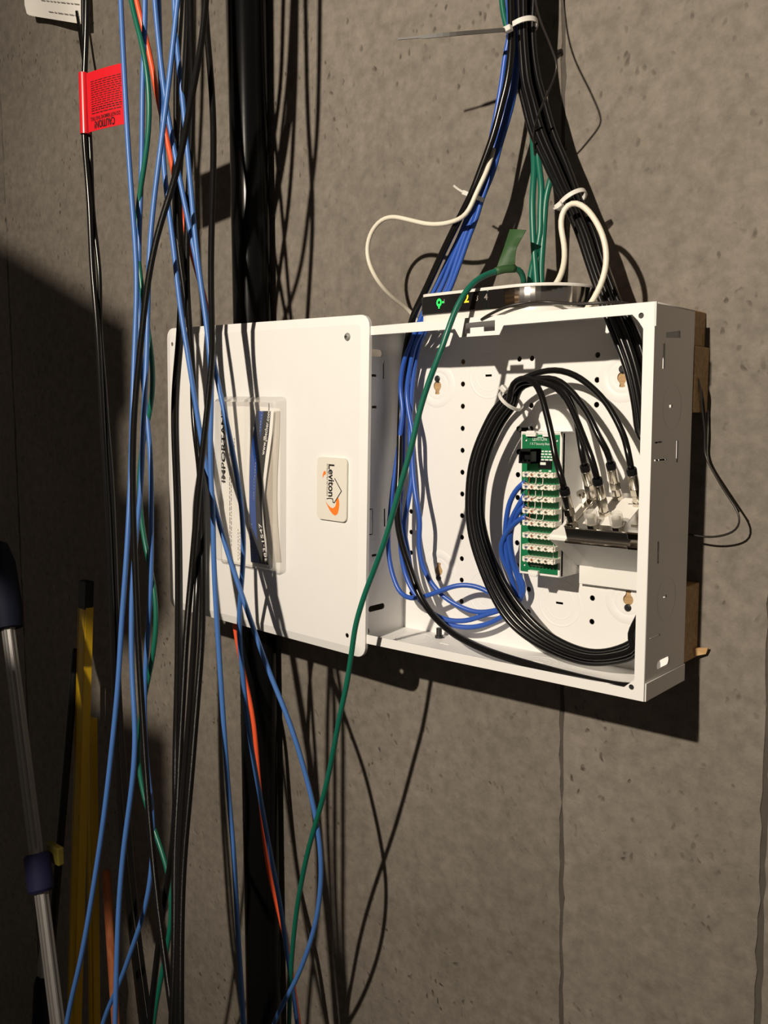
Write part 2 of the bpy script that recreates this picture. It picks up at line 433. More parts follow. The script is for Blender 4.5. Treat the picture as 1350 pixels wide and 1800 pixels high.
# back panel with its holes (coordinates x, z)
row = lambda k: .328-.02569*k
holes = [circ(-.2725, row(k), .0031) for k in range(12)]
holes += [circ(-.3495, row(k), .0030) for k in (1, 2, 4, 6, 7, 8, 9, 11)]
holes += [circ(-.1963, row(k), .0031) for k in (0, 3, 4, 5, 6, 7, 8, 9)]
holes += [circ(-.1803, row(k), .0031) for k in (0, 2, 3, 10, 11)] + [circ(-.1015, row(k), .0031) for k in (0, 1, 2, 10, 11)]
holes += [slot(-.1885, .2495, .016, .006)]
holes += [rect(-.1455, .0592, -.1365, .0618), rect(-.2415, .3098, -.2325, .3124)]
def keyhole(x, z, s):
    big = [(x+.0058*math.cos(a), z+.0058*math.sin(a)) for a in [math.radians(d) for d in range(125, 416, 24)]]
    sm = [(x+.0033*math.cos(a), z+.0090+.0033*math.sin(a)) for a in [math.radians(d) for d in range(-40, 221, 26)]]
    pts = big+sm
    return pts if s > 0 else [(p[0], 2*z-p[1]) for p in pts][::-1]
KH = [(-.3096, .3010, -1), (-.3066, .0785, 1), (-.0607, .0745, 1), (-.0733, .3040, -1)]
holes += [keyhole(*k) for k in KH]
back = plate('back_panel', rect(-W+.001, .001, -.001, H-.001), holes, TH, (0, D-TH, 0), X, Z, -Y_, 'white_steel', box)
def ring(name, c, r, n, wid=.0012, hgt=.0008, parent=back, sq=1.):
    c = V(c); n = V(n).normalized(); a = n.cross(Z if abs(n.z) < .9 else X).normalized(); bb = n.cross(a)
    P = [c+(a*math.cos(2*math.pi*i/40)*r+bb*math.sin(2*math.pi*i/40)*r*sq) for i in range(40)]
    vs = []; fs = []
    for i, p in enumerate(P):
        d = (p-c).normalized()
        vs += [p-d*wid, p+n*hgt, p+d*wid]
    m_ = len(P)
    for i in range(m_):
        j = (i+1) % m_
        fs += [(3*i, 3*i+1, 3*j+1, 3*j), (3*i+1, 3*i+2, 3*j+2, 3*j+1)]
    return mesh(name, vs, fs, 'white_steel', parent, True)
for (x, z) in ((-.1406, .0604), (-.2368, .3112), (-.2368, .0604)):
    ring('knockout_ring', (x, D-TH, z), .0255, -Y_, .0012, .0005); ring('knockout_ring', (x, D-TH, z), .0175, -Y_, .0008, .0003)
for (x, z, s) in KH:
    ring('keyhole_boss', (x, D-TH, z), .021, -Y_, .0050, .0013); ring('keyhole_boss', (x, D-TH, z), .013, -Y_, .003, .0004)
for (x, z, s) in KH:
    b = MB(); b.lathe((x, D-TH+.001, z+(.0085 if s < 0 else -.0085)), -Y_, [(0, .0040), (.0015, .0040), (.0026, .0025), (.0026, .001)], 16); smooth_by_angle(b.obj('mounting_screw', 'dark_screw', box))

# side walls; plane coordinates (y, z)
def sidewall(name, X0, sgn, hs):
    return plate(name, rect(0, .0, D, H), hs, TH, (X0, 0, 0), Y_, Z, V((sgn, 0, 0)), 'white_steel', box)
def yz(px, py, X0): p = atx(px, py, X0); return (p.y, p.z)
def qh(pts, X0): return [yz(*p, X0) for p in pts]
hr = [qh([(1171, 584), (1196, 581), (1196, 594), (1171, 594)], 0), qh([(1165.5, 604), (1169.5, 603), (1168.5, 648), (1164.5, 648)], 0),
      qh([(1189, 775), (1192.5, 774), (1191.5, 813), (1188, 814)], 0), qh([(1156, 953), (1158.8, 951), (1158, 990), (1155.2, 992)], 0),
      qh([(1176.5, 712), (1182, 711), (1182, 716), (1176.5, 717)], 0), qh([(1166, 1048), (1172, 1045), (1172, 1050), (1166, 1053)], 0),
      qh([(1151, 777), (1164, 775), (1164, 778), (1151, 780.5)], 0), qh([(1150, 808), (1172, 806), (1172, 809), (1150, 811)], 0),
      qh([(1142, 1122), (1160, 1113.5), (1161, 1116.5), (1142, 1125)], 0)]
c0 = atx(1166, 1165, 0); hr.append([(c0.y+a, c0.z+bq) for a, bq in slot(0, 0, .030, .0085)])
rw = sidewall('side_wall', 0, 1, hr)
p = atx(1182, 715, 0); ring('knockout_ring', (0, p.y, p.z), .021, X, .0007, .0004, rw); p = atx(1172, 1052, 0); ring('knockout_ring', (0, p.y, p.z), .021, X, .0007, .0004, rw)
XL = -W+TH
hl = []
for (px, py, w_, h_) in ((674.5, 650, .0028, .022), (658, 715.5, .009, .003), (676, 910, .0028, .022), (658, 976, .009, .003), (655, 660, .014, .003)):
    q = atx(px, py, XL); hl.append(rect(q.y-w_/2, q.z-h_/2, q.y+w_/2, q.z+h_/2))
q = atx(662, 1068, XL); hl.append(slot(q.y, q.z, .030, .0075))
q = atx(657, 620, XL); hl.append(slot(q.y-.004, q.z, .040, .0085))
q = atx(646.5, 918, XL)
hl += [rect(q.y+.008, q.z-.016, q.y+.0095, q.z+.016), rect(q.y-.012, q.z-.016, q.y+.0078, q.z-.0145), rect(q.y-.012, q.z+.0145, q.y+.0078, q.z+.016)]
lw = sidewall('side_wall', XL, 1, hl)
for py in (715, 980):
    q = atx(657, py, XL); ring('knockout_ring', (XL, q.y, q.z), .0215, X, .0007, .0004, lw)
# top and bottom walls (x, y), the top with two cable openings
plate('top_wall', rect(-W, .001, 0, D), [rrect(-.345, .036, -.285, .084, .006), rrect(-.092, .044, -.030, .084, .006)], TH, (0, 0, H), X, Y_, Z, 'white_steel', box)
bw = plate('bottom_wall', rect(-W, .001, 0, D), [slot(-.145, .052, .014, .003), slot(-.27, .052, .014, .003), slot(-.352, .02, .004, .03), slot(-.292, .075, .012, .006)], TH, (0, 0, TH), X, Y_, Z, 'white_steel', box)
for x in (-.145, -.315): ring('knockout_ring', (x, .052, TH), .0225, Z, .0012, .0006, bw); ring('knockout_ring', (x, .052, TH), .015, Z, .0008, .0004, bw)
# front flange with gussets and the latch tab on its top edge
fl = .0105
inner = [(-W+fl, .0195), (-W+.020, .0105), (-.0205, .0100), (-.0102, .0192), (-.0106, .3450), (-.0214, .3560),
         (-.1591, .3555), (-.1640, .3465), (-.2131, .3468), (-.2190, .3558), (-W+.0205, .3563), (-W+fl, .3455)]
tabs = [(-.2058, .3608), (-.2058, .3500), (-.1995, .3500), (-.1995, .3556), (-.1830, .3556), (-.1830, .3508), (-.1693, .3508), (-.1693, .3614)]
scr = [circ(-.0130, .3545, .0027), circ(-W+.013, .353, .0027), circ(-.0130, .0115, .0027), circ(-W+.013, .013, .0027)]
plate('front_flange', rect(-W, 0, -.0006, H), [inner, tabs]+scr, TH, (0, -.0004, 0), X, Z, -Y_, 'white_steel', box)
for c_ in scr:
    cx = sum(p[0] for p in c_)/len(c_); cz = sum(p[1] for p in c_)/len(c_)
    b = MB(); b.lathe((cx, TH-.0002, cz), Y_, [(0, .0042), (.006, .0042)], 14); b.obj('dark_hole_insert', 'dark_screw', box)  # dark insert added behind each screw hole so it looks shaded inside
# lapped end plates of the lower and upper trays on the right side
b = MB(); b.box((.0002, .0003, 0), (.0014, D, .0172)); b.obj('side_lap', 'white_steel', box, bevel=.0003)
b = MB(); b.box((.0002, .0000, H-.0215), (.0012, .0016, H)); b.obj('corner_lap', 'white_steel', box)
b = MB(); b.lathe((-.292, .072, TH), Z, [(0, .005), (.003, .005), (.003, .0034), (.012, .0034)], 14); smooth_by_angle(b.obj('ground_screw', 'dark_screw', box))

# backing boards between enclosure and wall
def board(z0, z1, x1, label, x0=-.088):
    b = MB(); b.box((x0, D+.0006, z0), (x1, WY-.0005, z1))
    t = b.obj('wood_block', 'plywood', None, bevel=.0012); tag(t, label, 'wood block', 'wooden mounting blocks behind the enclosure'); return t
board(.333, .3675, -.0035, 'wooden block behind the top edge of the enclosure')
board(.268, .3325, .0012, 'wooden block with a dark crack just below the top one behind the enclosure')
bb_ = board(.0165, .0945, -.0008, 'wooden block with a splintered end behind the bottom of the enclosure')
b = MB(); b.add([(0-.001, WY-.012, .027), (.0125, WY-.008, .029), (.010, WY-.006, .022), (-.001, WY-.010, .0185), (0-.001, WY-.006, .027), (.0125, WY-.005, .029), (.010, WY-.004, .022), (-.001, WY-.004, .0185)], [(0,1,2,3),(7,6,5,4),(0,4,5,1),(1,5,6,2),(2,6,7,3),(3,7,4,0)])
b.obj('splinter', 'pine', bb_)

board(.268, .3325, -.287, 'wooden block seen through the upper left keyhole of the enclosure', -.334)
board(.0165, .0945, -.284, 'wooden block seen through the lower left keyhole of the enclosure', -.332)
# ================================================================== cover
cov = thing('enclosure_cover', 'white steel cover hung sideways at the left of the open enclosure', 'cover', at(640, 1158, -.004))
BR = at(640, 1158, -.006); TRc = at(645, 553, -.006); BL = at(300, 1068, .004); TL = at(287, 577, .004)
CU = ((TRc-TL)+(BR-BL)); CWD = CU.length/2; CU.normalize()
CV = (TRc-BR); CHT = ((TRc-BR).length+(TL-BL).length)/2; CV = (CV-CU*CV.dot(CU)).normalized(); CN = CU.cross(CV)   # CN towards the viewer
if CN.y > 0: CN = -CN
CO = (BR+TRc+BL+TL)/4-CU*CWD/2-CV*CHT/2
def cl(u, v, n=0.): return CO+CU*u+CV*v+CN*n
def cuv(px, py, n=0.):
    p = atp(px, py, CO+CN*n, CN)-CO; return (p.dot(CU), p.dot(CV))
ins = .0105
hs = [circ(*cuv(610, 1117), .0029), circ(*cuv(302.5, 605), .0029), circ(*cuv(611, 592), .0027), circ(.020, .024, .0029)]
plate('cover_plate', rrect(ins, ins, CWD-ins, CHT-ins, .007), hs, .0012, CO, CU, CV, CN, 'white_steel', cov)
o1 = rrect(ins, ins, CWD-ins, CHT-ins, .007); o2 = rrect(0, 0, CWD, CHT, .013)
vs = [cl(u, v, -.0001) for u, v in o1]+[cl(u, v, -.0030) for u, v in o2]+[cl(u, v, -.0075) for u, v in o2]; n = len(o1)
fs = []
for i in range(n):
    j = (i+1) % n; fs += [(i, j, n+j, n+i), (n+i, n+j, 2*n+j, 2*n+i)]
smooth_by_angle(mesh('cover_rim', vs, fs, 'white_steel', cov), .5)
u, v = cuv(611, 592)
b = MB(); b.lathe(cl(u, v), CN, [(-.006, .002), (0, .0046), (.0008, .0046), (.0024, .0032), (.0029, .0012)], 20); sw = smooth_by_angle(b.obj('cover_screw', 'steel', cov))
b = MB(); b.box((-.0022, -.0004, 0), (.0022, .0004, .0004), lambda x, y, z: cl(u+x, v+y, .0029+z)); b.box((-.0004, -.0022, 0), (.0004, .0022, .0004), lambda x, y, z: cl(u+x, v+y, .0029+z)); b.obj('screw_slot', 'black_plastic', sw)
# badge
c4 = [cuv(561, 803), cuv(612.5, 806), cuv(612, 918), cuv(560.5, 911)]
bu0 = (c4[0][0]+c4[3][0])/2; bu1 = (c4[1][0]+c4[2][0])/2; bv0 = (c4[2][1]+c4[3][1])/2; bv1 = (c4[0][1]+c4[1][1])/2
badge = plate('logo_badge', rrect(bu0, bv0, bu1, bv1, .006), [], .0030, cl(0, 0, .0034), CU, CV, CN, 'ivory_plastic', cov)
BN = .0036
def bp_(x, y): return cuv(540+x/12, 780+y/12, BN)
def flat(name, pts, m, parent, n=BN): return mesh(name, [cl(u, v, n) for u, v in pts], [tuple(range(len(pts)))], m, parent)
def stroke(name, pts, wd, m, parent, n=BN):
    b = MB()
    for (a, c) in zip(pts, pts[1:]):
        d = V((c[0]-a[0], c[1]-a[1])); d.normalize(); q = V((-d.y, d.x))*wd/2; e = d*wd*.4
        b.add([cl(a[0]-e.x+q.x, a[1]-e.y+q.y, n), cl(c[0]+e.x+q.x, c[1]+e.y+q.y, n), cl(c[0]+e.x-q.x, c[1]+e.y-q.y, n), cl(a[0]-e.x-q.x, a[1]-e.y-q.y, n)], [(0, 1, 2, 3)])
    return b.obj(name, m, parent)
L0, L1 = bp_(455, 430), bp_(455, 1115); cap = bp_(572, 430)[0]-L0[0]
text('logo_text', 'Leviton', cap*1.42, cl(L0[0], L0[1], BN-.0002), -CV, CU, 'ink_black', badge, bold=.028, fitlen=L0[1]-L1[1])
S0, S1 = bp_(412, 420), bp_(412, 1100)
text('logo_text', 'INTEGRATED NETWORKS', (bp_(440, 420)[0]-S0[0])*1.4, cl(S0[0], S0[1], BN-.0002), -CV, CU, 'ink_black', badge, fitlen=S0[1]-S1[1])
stroke('logo_house', [bp_(*p) for p in ((580, 735), (722, 1000), (572, 1245), (548, 1240), (536, 1162), (470, 1150), (415, 1160))], .0011, 'ink_black', badge, BN+.0001)
mesh('logo_swoosh', [cl(*bp_(*p), BN-.0001) for p in ((352, 1100), (400, 1250), (470, 1400), (540, 1490), (590, 1517), (640, 1480), (666, 1380), (676, 1280), (668, 1190), (650, 1130), (606, 1200), (606, 1260), (590, 1320), (545, 1360), (495, 1345), (440, 1290), (392, 1220))],
     [(0, 1, 16), (1, 2, 15, 16), (2, 3, 14, 15), (3, 4, 13, 14), (4, 5, 12, 13), (5, 6, 7, 12), (7, 8, 11, 12), (8, 9, 10, 11)], 'logo_orange', badge)
flat('logo_swoosh', [bp_(*p) for p in ((330, 730), (325, 660), (345, 590), (375, 568), (396, 600), (386, 652), (352, 662))], 'logo_orange', badge)
# clear document pocket
c4 = [cuv(388, 697), cuv(503, 697), cuv(503.5, 1011), cuv(389, 984)]
pu0 = (c4[0][0]+c4[3][0])/2; pu1 = (c4[1][0]+c4[2][0])/2; pv0 = (c4[2][1]+c4[3][1])/2; pv1 = (c4[0][1]+c4[1][1])/2
HP = .016
oa = rrect(pu0, pv0, pu1, pv1, .006); ob = rrect(pu0+.004, pv0+.004, pu1-.004, pv1-.004, .005); n = len(oa)
vs = [cl(u, v, .0003) for u, v in oa]+[cl(u, v, HP-.003) for u, v in ob]+[cl(u*.0+uu, vv, HP) for (u, uu, vv) in [(0, *q) for q in rrect(pu0+.007, pv0+.007, pu1-.007, pv1-.007, .004)]]
fs = []
for i in range(n):
    j = (i+1) % n; fs += [(i, j, n+j, n+i), (n+i, n+j, 2*n+j, 2*n+i)]
fs.append(tuple(range(2*n, 3*n)))
pk = mesh('document_pocket', vs, fs, ['pocket_clear', 'pocket_edge'], cov, label='clear plastic document pocket with leaflets inside')

for p_ in pk.data.polygons:
    if len(p_.vertices) == 4: p_.material_index = 1
# leaflets in the pocket
def sheet(name, rows, m, parent=None, th=.0004):
    vs = []; fs = []; k = len(rows[0])
    for r in rows: vs += [V(p) for p in r]
    for i in range(len(rows)-1):
        for j in range(k-1): fs.append((i*k+j, i*k+j+1, (i+1)*k+j+1, (i+1)*k+j))
    nn = len(vs); nf = len(fs)
    N = CN*-th
    vs2 = vs+[v+N for v in vs]; fs2 = fs+[tuple(reversed([q+nn for q in f])) for f in fs]
    return mesh(name, vs2, fs2, m, parent)
lu0, lv1 = cuv(392, 706, .003); lu1 = cuv(471, 706, .003)[0]; lv0 = cuv(430, 995, .003)[1]
leaf = sheet('instruction_leaflet', [[cl(lu0+(lu1-lu0)*i/4, lv0+(lv1-lv0)*j/6, .0022+.0010*math.sin(i/4*3.1)) for i in range(5)] for j in range(7)], 'paper')
tag(leaf, 'white printed instruction leaflet headed IMPORTANT in the clear cover pocket', 'leaflet')
a0 = cuv(395.5, 848, .0035); a1 = cuv(394, 715, .0035)
text('heading', 'IMPORTANT', .0105, cl(a0[0], a0[1], .0034), CV, -CU, 'ink_black', leaf, bold=.02, fitlen=a1[1]-a0[1])
qs = []
def vline(px, py0, py1, wd, seg=6):
    u0, v0 = cuv(px, py0, .0036); u1, v1 = cuv(px, py1, .0036); a = v0
    while a > v1:
        l = random.uniform(.4, 1.2)*abs(v0-v1)/seg
        e = max(v1, a-l); qs.append([cl(u0, a, .0036), cl(u0+wd, a, .0036), cl(u0+wd, e, .0036), cl(u0, e, .0036)]); a = e-.0016
vline(402.5, 760, 960, .0008, 20); vline(405.5, 820, 960, .0008, 20); vline(418, 930, 985, .0008, 10); vline(421, 935, 985, .0008, 10); vline(411, 770, 800, .0012, 6)
lines('small_print', qs, 'ink_grey', leaf)
stn = [(722.5, 450.5, 476, 481, 491.5), (760, 445.5, 473, 478.5, 491), (800, 440.5, 467, 473, 489), (840, 438.5, 462.5, 467.5, 487), (880, 438, 460, 463.5, 486.5), (920, 438.5, 462, 464.5, 488), (955, 439.5, 466, 470, 490.5), (988, 441, 472, 480, 494)]
bro = thing('brochure', 'bowed glossy blue and black installer brochure in the clear cover pocket', 'brochure', at(456, 988, -.01))
def bn(i): return .0055+.0072*math.sin(math.pi*min(1, i/7.*1.05))
def bpt(i, px, dn=0., dy=0.):
    n_ = bn(i)+dn; u_, v_ = cuv(px, stn[i][0]+dy, n_); return cl(u_, v_, n_)
cvr = sheet('front_page', [[bpt(i, s[1]+(s[2]-s[1])*k/4., 0, 5*k/4.*i/7.) for k in range(5)]+[bpt(i, s[3], 0, 6*i/7.)] for i, s in enumerate(stn)], ['brochure_blue', 'brochure_black', 'paper'], bro)
k = 5
for i in range(7):
    for j in range(k):
        for q in (i*k+j, 35+i*k+j):
            cvr.data.polygons[q].material_index = 0 if j < 2 else (1 if j < 4 else 2)
sheet('back_page', [[bpt(i, s[2]-4, -.002), bpt(i, (s[2]+s[4])/2, -.0045), bpt(i, s[4], -bn(i)+.0012)] for i, s in enumerate(stn)], 'paper_shaded', bro)
def btext(body, i0, px0, i1, px1, size, m='paper', bold=.01):
    A = bpt(i0, px0, .0005); B = bpt(i1, px1, .0005); u_ = (B-A); l = u_.length; u_.normalize(); vv = (-CU-u_*(-CU).dot(u_)).normalized()
    text('heading', body, size, A, u_, vv, m, cvr, bold=bold, fitlen=l, ext=.0001)
btext('www.JBecher.com', 2, 464.5, 0, 475, .0078); btext('383-1547', 7, 470.5, 5, 459, .0072)
qs = []
for i0, i1, f, wd in ((0, 1, .38, .0010), (1, 2, .36, .0009), (2, 3, .36, .001), (6, 7, .10, .0012), (5, 6, .12, .0010), (3, 4, .34, .0007)):
    s0, s1 = stn[i0], stn[i1]; A = bpt(i0, s0[1]+(s0[2]-s0[1])*f, .0005); B = bpt(i1, s1[1]+(s1[2]-s1[1])*f, .0005)
    for q in range(7):
        a = A.lerp(B, q/7+.02); c = A.lerp(B, q/7+.02+random.uniform(.05, .11)); qs.append([a, a+CU*wd, c+CU*wd, c])
lines('small_print', qs, 'print_grey', cvr)

# ================================================================== security board
brd = thing('security_board', 'green telephone security board with eight white terminal strips inside the enclosure', 'circuit board', (-.14, D, .098))
BX0, BX1, BZ0, BZ1, BY = -.1635, -.1178, .1003, .2458, .0450
b = MB()
b.box((BX0-.002, BY+.0018, BZ0-.002), (BX1+.002, BY+.006, BZ1+.002)); b.box((BX1-.0005, BY-.0005, BZ0-.002), (BX1+.002, D-.0015, BZ1+.002)); b.box((BX0-.002, BY+.001, BZ0-.002), (BX0+.0005, D-.0015, BZ1+.002))
b.box((BX0-.002, BY+.001, BZ0-.003), (BX1+.002, D-.0015, BZ0-.001)); b.box((BX0-.002, BY+.001, BZ1+.001), (BX1+.002, D-.0015, BZ1+.003))
b.obj('bracket', 'white_plastic', brd, bevel=.0004)
for (x, z, s) in ((-.146, BZ0, -1), (-.151, BZ1, 1), (-.131, BZ1, 1)):
    b = MB(); b.box((x-.006, BY-.004, z-.0022), (x+.006, BY+.01, z+.0022)); b.box((x-.005, BY-.0045, z-.001+s*.002-.001), (x+.005, BY-.002, z+s*.002+.002)); b.obj('clip', 'white_plastic', brd, bevel=.0006)
pcb = plate('board', rect(BX0, BZ0, BX1, BZ1), [circ(BX0+.0045, BZ1-.006, .0014, 10), circ(BX1-.0045, BZ1-.006, .0014, 10), circ(BX0+.0045, BZ0+.0065, .0014, 10), circ(BX1-.007, BZ0+.0060, .0014, 10)], .0016, (0, BY, 0), X, Z, -Y_, 'pcb_green', brd)
text('board_text', 'LEVITON', .0058, (-.1505, BY, .2393), X, Z, 'pcb_white', pcb, fitlen=.0165)
text('board_text', '1 X 7 Security Board', .0036, (-.1535, BY, .2350), X, Z, 'pcb_white', pcb, fitlen=.025)
qs = []
for i in range(4):
    x = -.1455
    for k in range(5):
        l = random.uniform(.0025, .005); z = .2277-i*.0029
        qs.append([(x, BY-.0003, z), (x+l, BY-.0003, z), (x+l, BY-.0003, z+.0015), (x, BY-.0003, z+.0015)]); x += l+.001
for x in (-.1425, -.131): qs.append([(x, BY-.0003, .2075), (x+.003, BY-.0003, .2075), (x+.003, BY-.0003, .2088), (x, BY-.0003, .2088)])
for k in range(7): qs.append([(-.151+k*.0023, BY-.0003, .1068), (-.1493+k*.0023, BY-.0003, .1068), (-.1493+k*.0023, BY-.0003, .1080), (-.151+k*.0023, BY-.0003, .1080)])
for k in range(12): qs.append([(-.1242, BY-.0003, .117+k*.002), (-.1235, BY-.0003, .117+k*.002), (-.1235, BY-.0003, .1183+k*.002), (-.1242, BY-.0003, .1183+k*.002)])
lines('board_text', qs, 'pcb_white', pcb)
b = MB(); b.box((-.1420, BY-.0022, .2105), (-.1270, BY, .2190)); ch = b.obj('component', 'black_plastic', pcb, bevel=.0003)
b = MB(); b.box((-.1395, BY-.003, .2145), (-.1330, BY-.0022, .2172)); b.obj('component', 'paper', pcb)
# modular jack
p0 = at(912, 789, .026); p1 = at(934, 815, .026)
b = MB()
x0, x1, z0, z1, y0 = p0.x, p0.x+.0155, p1.z, p0.z, .026
b.box((x0, y0, z0), (x0+.0016, BY, z1)); b.box((x1-.0016, y0, z0), (x1, BY, z1)); b.box((x0, y0, z1-.0025), (x1, BY, z1)); b.box((x0, y0, z0), (x1, BY, z0+.0018)); b.box((x0, y0+.009, z0), (x1, BY, z1))
b.box((x0+.0045, y0, z0+.0018), (x0+.0060, y0+.009, z0+.004)); b.box((x1-.0060, y0, z0+.0018), (x1-.0045, y0+.009, z0+.004))
b.obj('phone_jack', 'black_plastic', brd)
# eight terminal strips
ys = [835, 856.5, 878, 899.5, 921, 943, 964, 985.5]
strip0 = None; TY = BY-.0150
for i, py in enumerate(ys):
    zc = at(945, py, TY).z
    sx0 = at(917, py, TY).x+.0005; sx1 = sx0+.0365
    if strip0 is None:
        b = MB(); b.box((sx0, TY, zc-.0021), (sx1, BY, zc+.0021))
        for k in range(9):
            x = sx0+.0012+k*.0042; b.box((x, TY-.0008, zc+.0010), (x+.0024, TY+.006, zc+.0029)); b.box((x, TY-.0006, zc-.0027), (x+.0024, TY+.006, zc-.0012))
        b.box((sx0-.0012, TY+.002, zc-.002), (sx0+.0002, BY, zc+.0026)); b.box((sx1-.0002, TY+.002, zc-.002), (sx1+.0014, BY, zc+.0028))
        strip0 = b.obj('terminal_strip', 'terminal_white', brd, bevel=.00025, seg=1); s_ = strip0; zref = zc; xref = sx0
        cm = []
        for k, (cx, mm) in enumerate(((.0030, 'mark_blue'), (.0100, 'mark_orange'), (.0185, 'mark_green'), (.0265, 'mark_brown'))):
            b = MB(); b.box((xref+cx, TY-.0004, zc-.0008), (xref+cx+.0036, TY+.001, zc+.0007)); cm.append(b.obj('contact_mark', mm, strip0))
            b = MB(); b.box((xref+cx+.0015, TY-.0008, zc-.0013), (xref+cx+.0024, TY+.001, zc+.0015)); cm.append(b.obj('contact_mark', 'nickel', strip0))
    else:
        s_ = strip0.copy(); COL.objects.link(s_); s_.location = strip0.location+V((sx0-xref, 0, zc-zref))
        for c in cm:
            q = c.copy(); COL.objects.link(q); q.parent = s_

# ================================================================== splitter
ta = math.radians(26); SO = at(991, 927, .012); SE = V((0, math.cos(ta), math.sin(ta))); SN = V((0, -math.sin(ta), math.cos(ta)))
SW, SL, STH = .0815, .073, .014
def sp_(u, v, n): return SO+X*u+SE*v+SN*n
spl = thing('coax_splitter', 'silver coax splitter with seven ports on a white bracket in the enclosure', 'splitter', SO+X*.04)
MATS['chrome2'] = mat('chrome2', (.70, .68, .65), .24, 1.0, var=.05)
b = MB(); b.box((0, 0, -STH), (SW, SL, 0), sp_); bd = b.obj('body', 'chrome2', spl, bevel=.0012)
b = MB(); b.box((-.001, -.004, -STH-.0022), (SW-.010, SL+.003, -STH), sp_); b.obj('base_plate', 'chrome', spl, bevel=.0008)
b = MB(); b.box((0, 0, 0), (.008, SL, .0014), sp_); b.box((SW-.016, .012, 0), (SW-.008, SL, .0014), sp_); b.obj('edge_rib', 'nickel', bd, bevel=.0004)
b = MB(); b.box((SW-.014, -.008, -STH), (SW+.004, .012, -STH+.004), sp_); b.box((SW-.014, -.003, -.006), (SW+.004, .004, .002), sp_); b.obj('mounting_ear', 'chrome', spl, bevel=.001)
b = MB(); b.box((.016, .010, 0), (.060, .062, .0004), sp_); b.obj('paper_label', 'paper', bd)
qs = [[sp_(.046+.0, .050, .0006), sp_(.056, .050, .0006), sp_(.056, .052, .0006), sp_(.046, .052, .0006)], [sp_(.042, .030, .0006), sp_(.047, .030, .0006), sp_(.047, .0315, .0006), sp_(.042, .0315, .0006)], [sp_(.020, .015, .0006), sp_(.026, .015, .0006), sp_(.026, .0165, .0006), sp_(.020, .0165, .0006)]]
lines('label_print', qs, 'ink_grey', bd)
def sproj(px, py):
    p = atp(px, py, SO, SN)-SO; return p.dot(X), p.dot(SE)
ports = {'c1': (1004, 925), 'c2': (1041, 880), 'c3': (1063, 905), 'c4': (1086, 877), 'c5': (1122, 888), 'k1': (1042, 926), 'k2': (1085, 931)}
PB = {}
for k, q in ports.items():
    u, v = sproj(*q); v = min(max(v, .006), SL-.006); PB[k] = sp_(u, v, 0)
    b = MB(); hx = [(0, .0062), (.004, .0062)]; b.lathe(PB[k], SN, hx, 6); b.lathe(PB[k], SN, [(.004, .0046), (.012, .0046)], 16)
    b.obj('port', 'nickel', spl)
for k in ('k1', 'k2'):
    b = MB(); b.lathe(PB[k]+SN*.004, SN, [(0, .0062), (.001, .0068), (.011, .0066), (.0125, .0062), (.0125, .0040), (.009, .0036)], 20); smooth_by_angle(b.obj('port_cap', 'cap_clear', spl, label='translucent plastic port cap'))
b = MB(); b.lathe(at(1024, 874, .06), (-.1, -.5, .85), [(0, .003), (.004, .003), (.004, .005), (.007, .0045)], 12); smooth_by_angle(b.obj('fixing_screw', 'nickel', spl))
# white bracket under the splitter
brk = thing('splitter_bracket', 'white plastic angled bracket under the silver coax splitter', 'bracket', (-.06, D, .105))
f0 = SO+SN*(-STH-.0024); f1 = sp_(0, SL, -STH-.0024)
za, zb = at(1060, 998, .082).z, at(1060, 1031, .082).z; xa = at(1018, 1010, .082).x
prof = [(f0.y+.002, f0.z), (.0815, za), (D-.002, za), (D-.002, f1.z), (f1.y, f1.z)]
b = MB(); b.prism([V((BX1+.0018, y, z)) for y, z in prof], (.106, 0, 0)); b.prism([V((xa, y, z)) for y, z in ((.0818, za+.001), (.0818, zb), (D-.002, zb), (D-.002, za+.001))], (-.010-xa, 0, 0)); b.obj('shelf', 'white_plastic', brk, bevel=.0006)
a = [at(984, 922, .045), at(971, 940, .026), at(972, 949, .026), at(985, 958, .045)]
b = MB(); b.prism([V((BX1-.0005, q.y, q.z)) for q in a], (.027, 0, 0))
b.obj('arm', 'white_plastic', brk, bevel=.0006)

# ================================================================== modem
mdm = thing('modem', 'small flat silver modem with glowing numerals lying on top of the enclosure', 'modem', (-.19, .04, H))
MZ0, MZ1 = .3695, .3955; MY = .004
mx0, mx1 = -.2690, -.0930
MD = .060
def foot(inset=0., n=18):
    # seen from above: square left front, round right end
    pts = []
    x0, x1, y0, y1 = mx0+inset, mx1-inset, MY+inset, MY+MD-inset
    rx, ry = .062-inset, (y1-y0)
    pts += [(x0+.004, y1), (x0, y1-.004), (x0, y0+.006), (x0+.0015, y0+.0015), (x0+.006, y0)]
    for i in range(n+1):
        a = math.radians(-90+90*i/n); pts.append((x1-rx+rx*math.cos(a), y0+ry+ry*math.sin(a)))
    pts.append((x1, y1))
    return pts
def slab(name, z0, z1, ins, m, bev=.0):
    b = MB(); b.prism([V((x, y, z0)) for x, y in foot(ins)], (0, 0, z1-z0)); o = b.obj(name, m, mdm, bevel=bev)
    return smooth_by_angle(o, .45)
slab('base', MZ0-.0030, MZ0+.0035, .0012, 'modem_white', .0006)
slab('body', MZ0+.0035, MZ1-.0028, 0, 'chrome', .0005)
slab('top_cover', MZ1-.0028, MZ1+.0004, .0010, 'modem_white', .0008)
b = MB(); b.box((mx0+.004, MY-.0006, MZ0+.0048), (mx0+.108, MY+.001, MZ1-.0040)); fp = b.obj('display_window', 'modem_gloss', mdm)
q = at(774.5, 532, MY); zt = q.z
def glow(body, px, size, m, dz=0.):
    q = at(px, 528, MY-.0008); text('display_numeral', body, size, (q.x, MY-.0007, zt+dz-size*.35), X, Z, m, fp, align='CENTER', bold=.02)
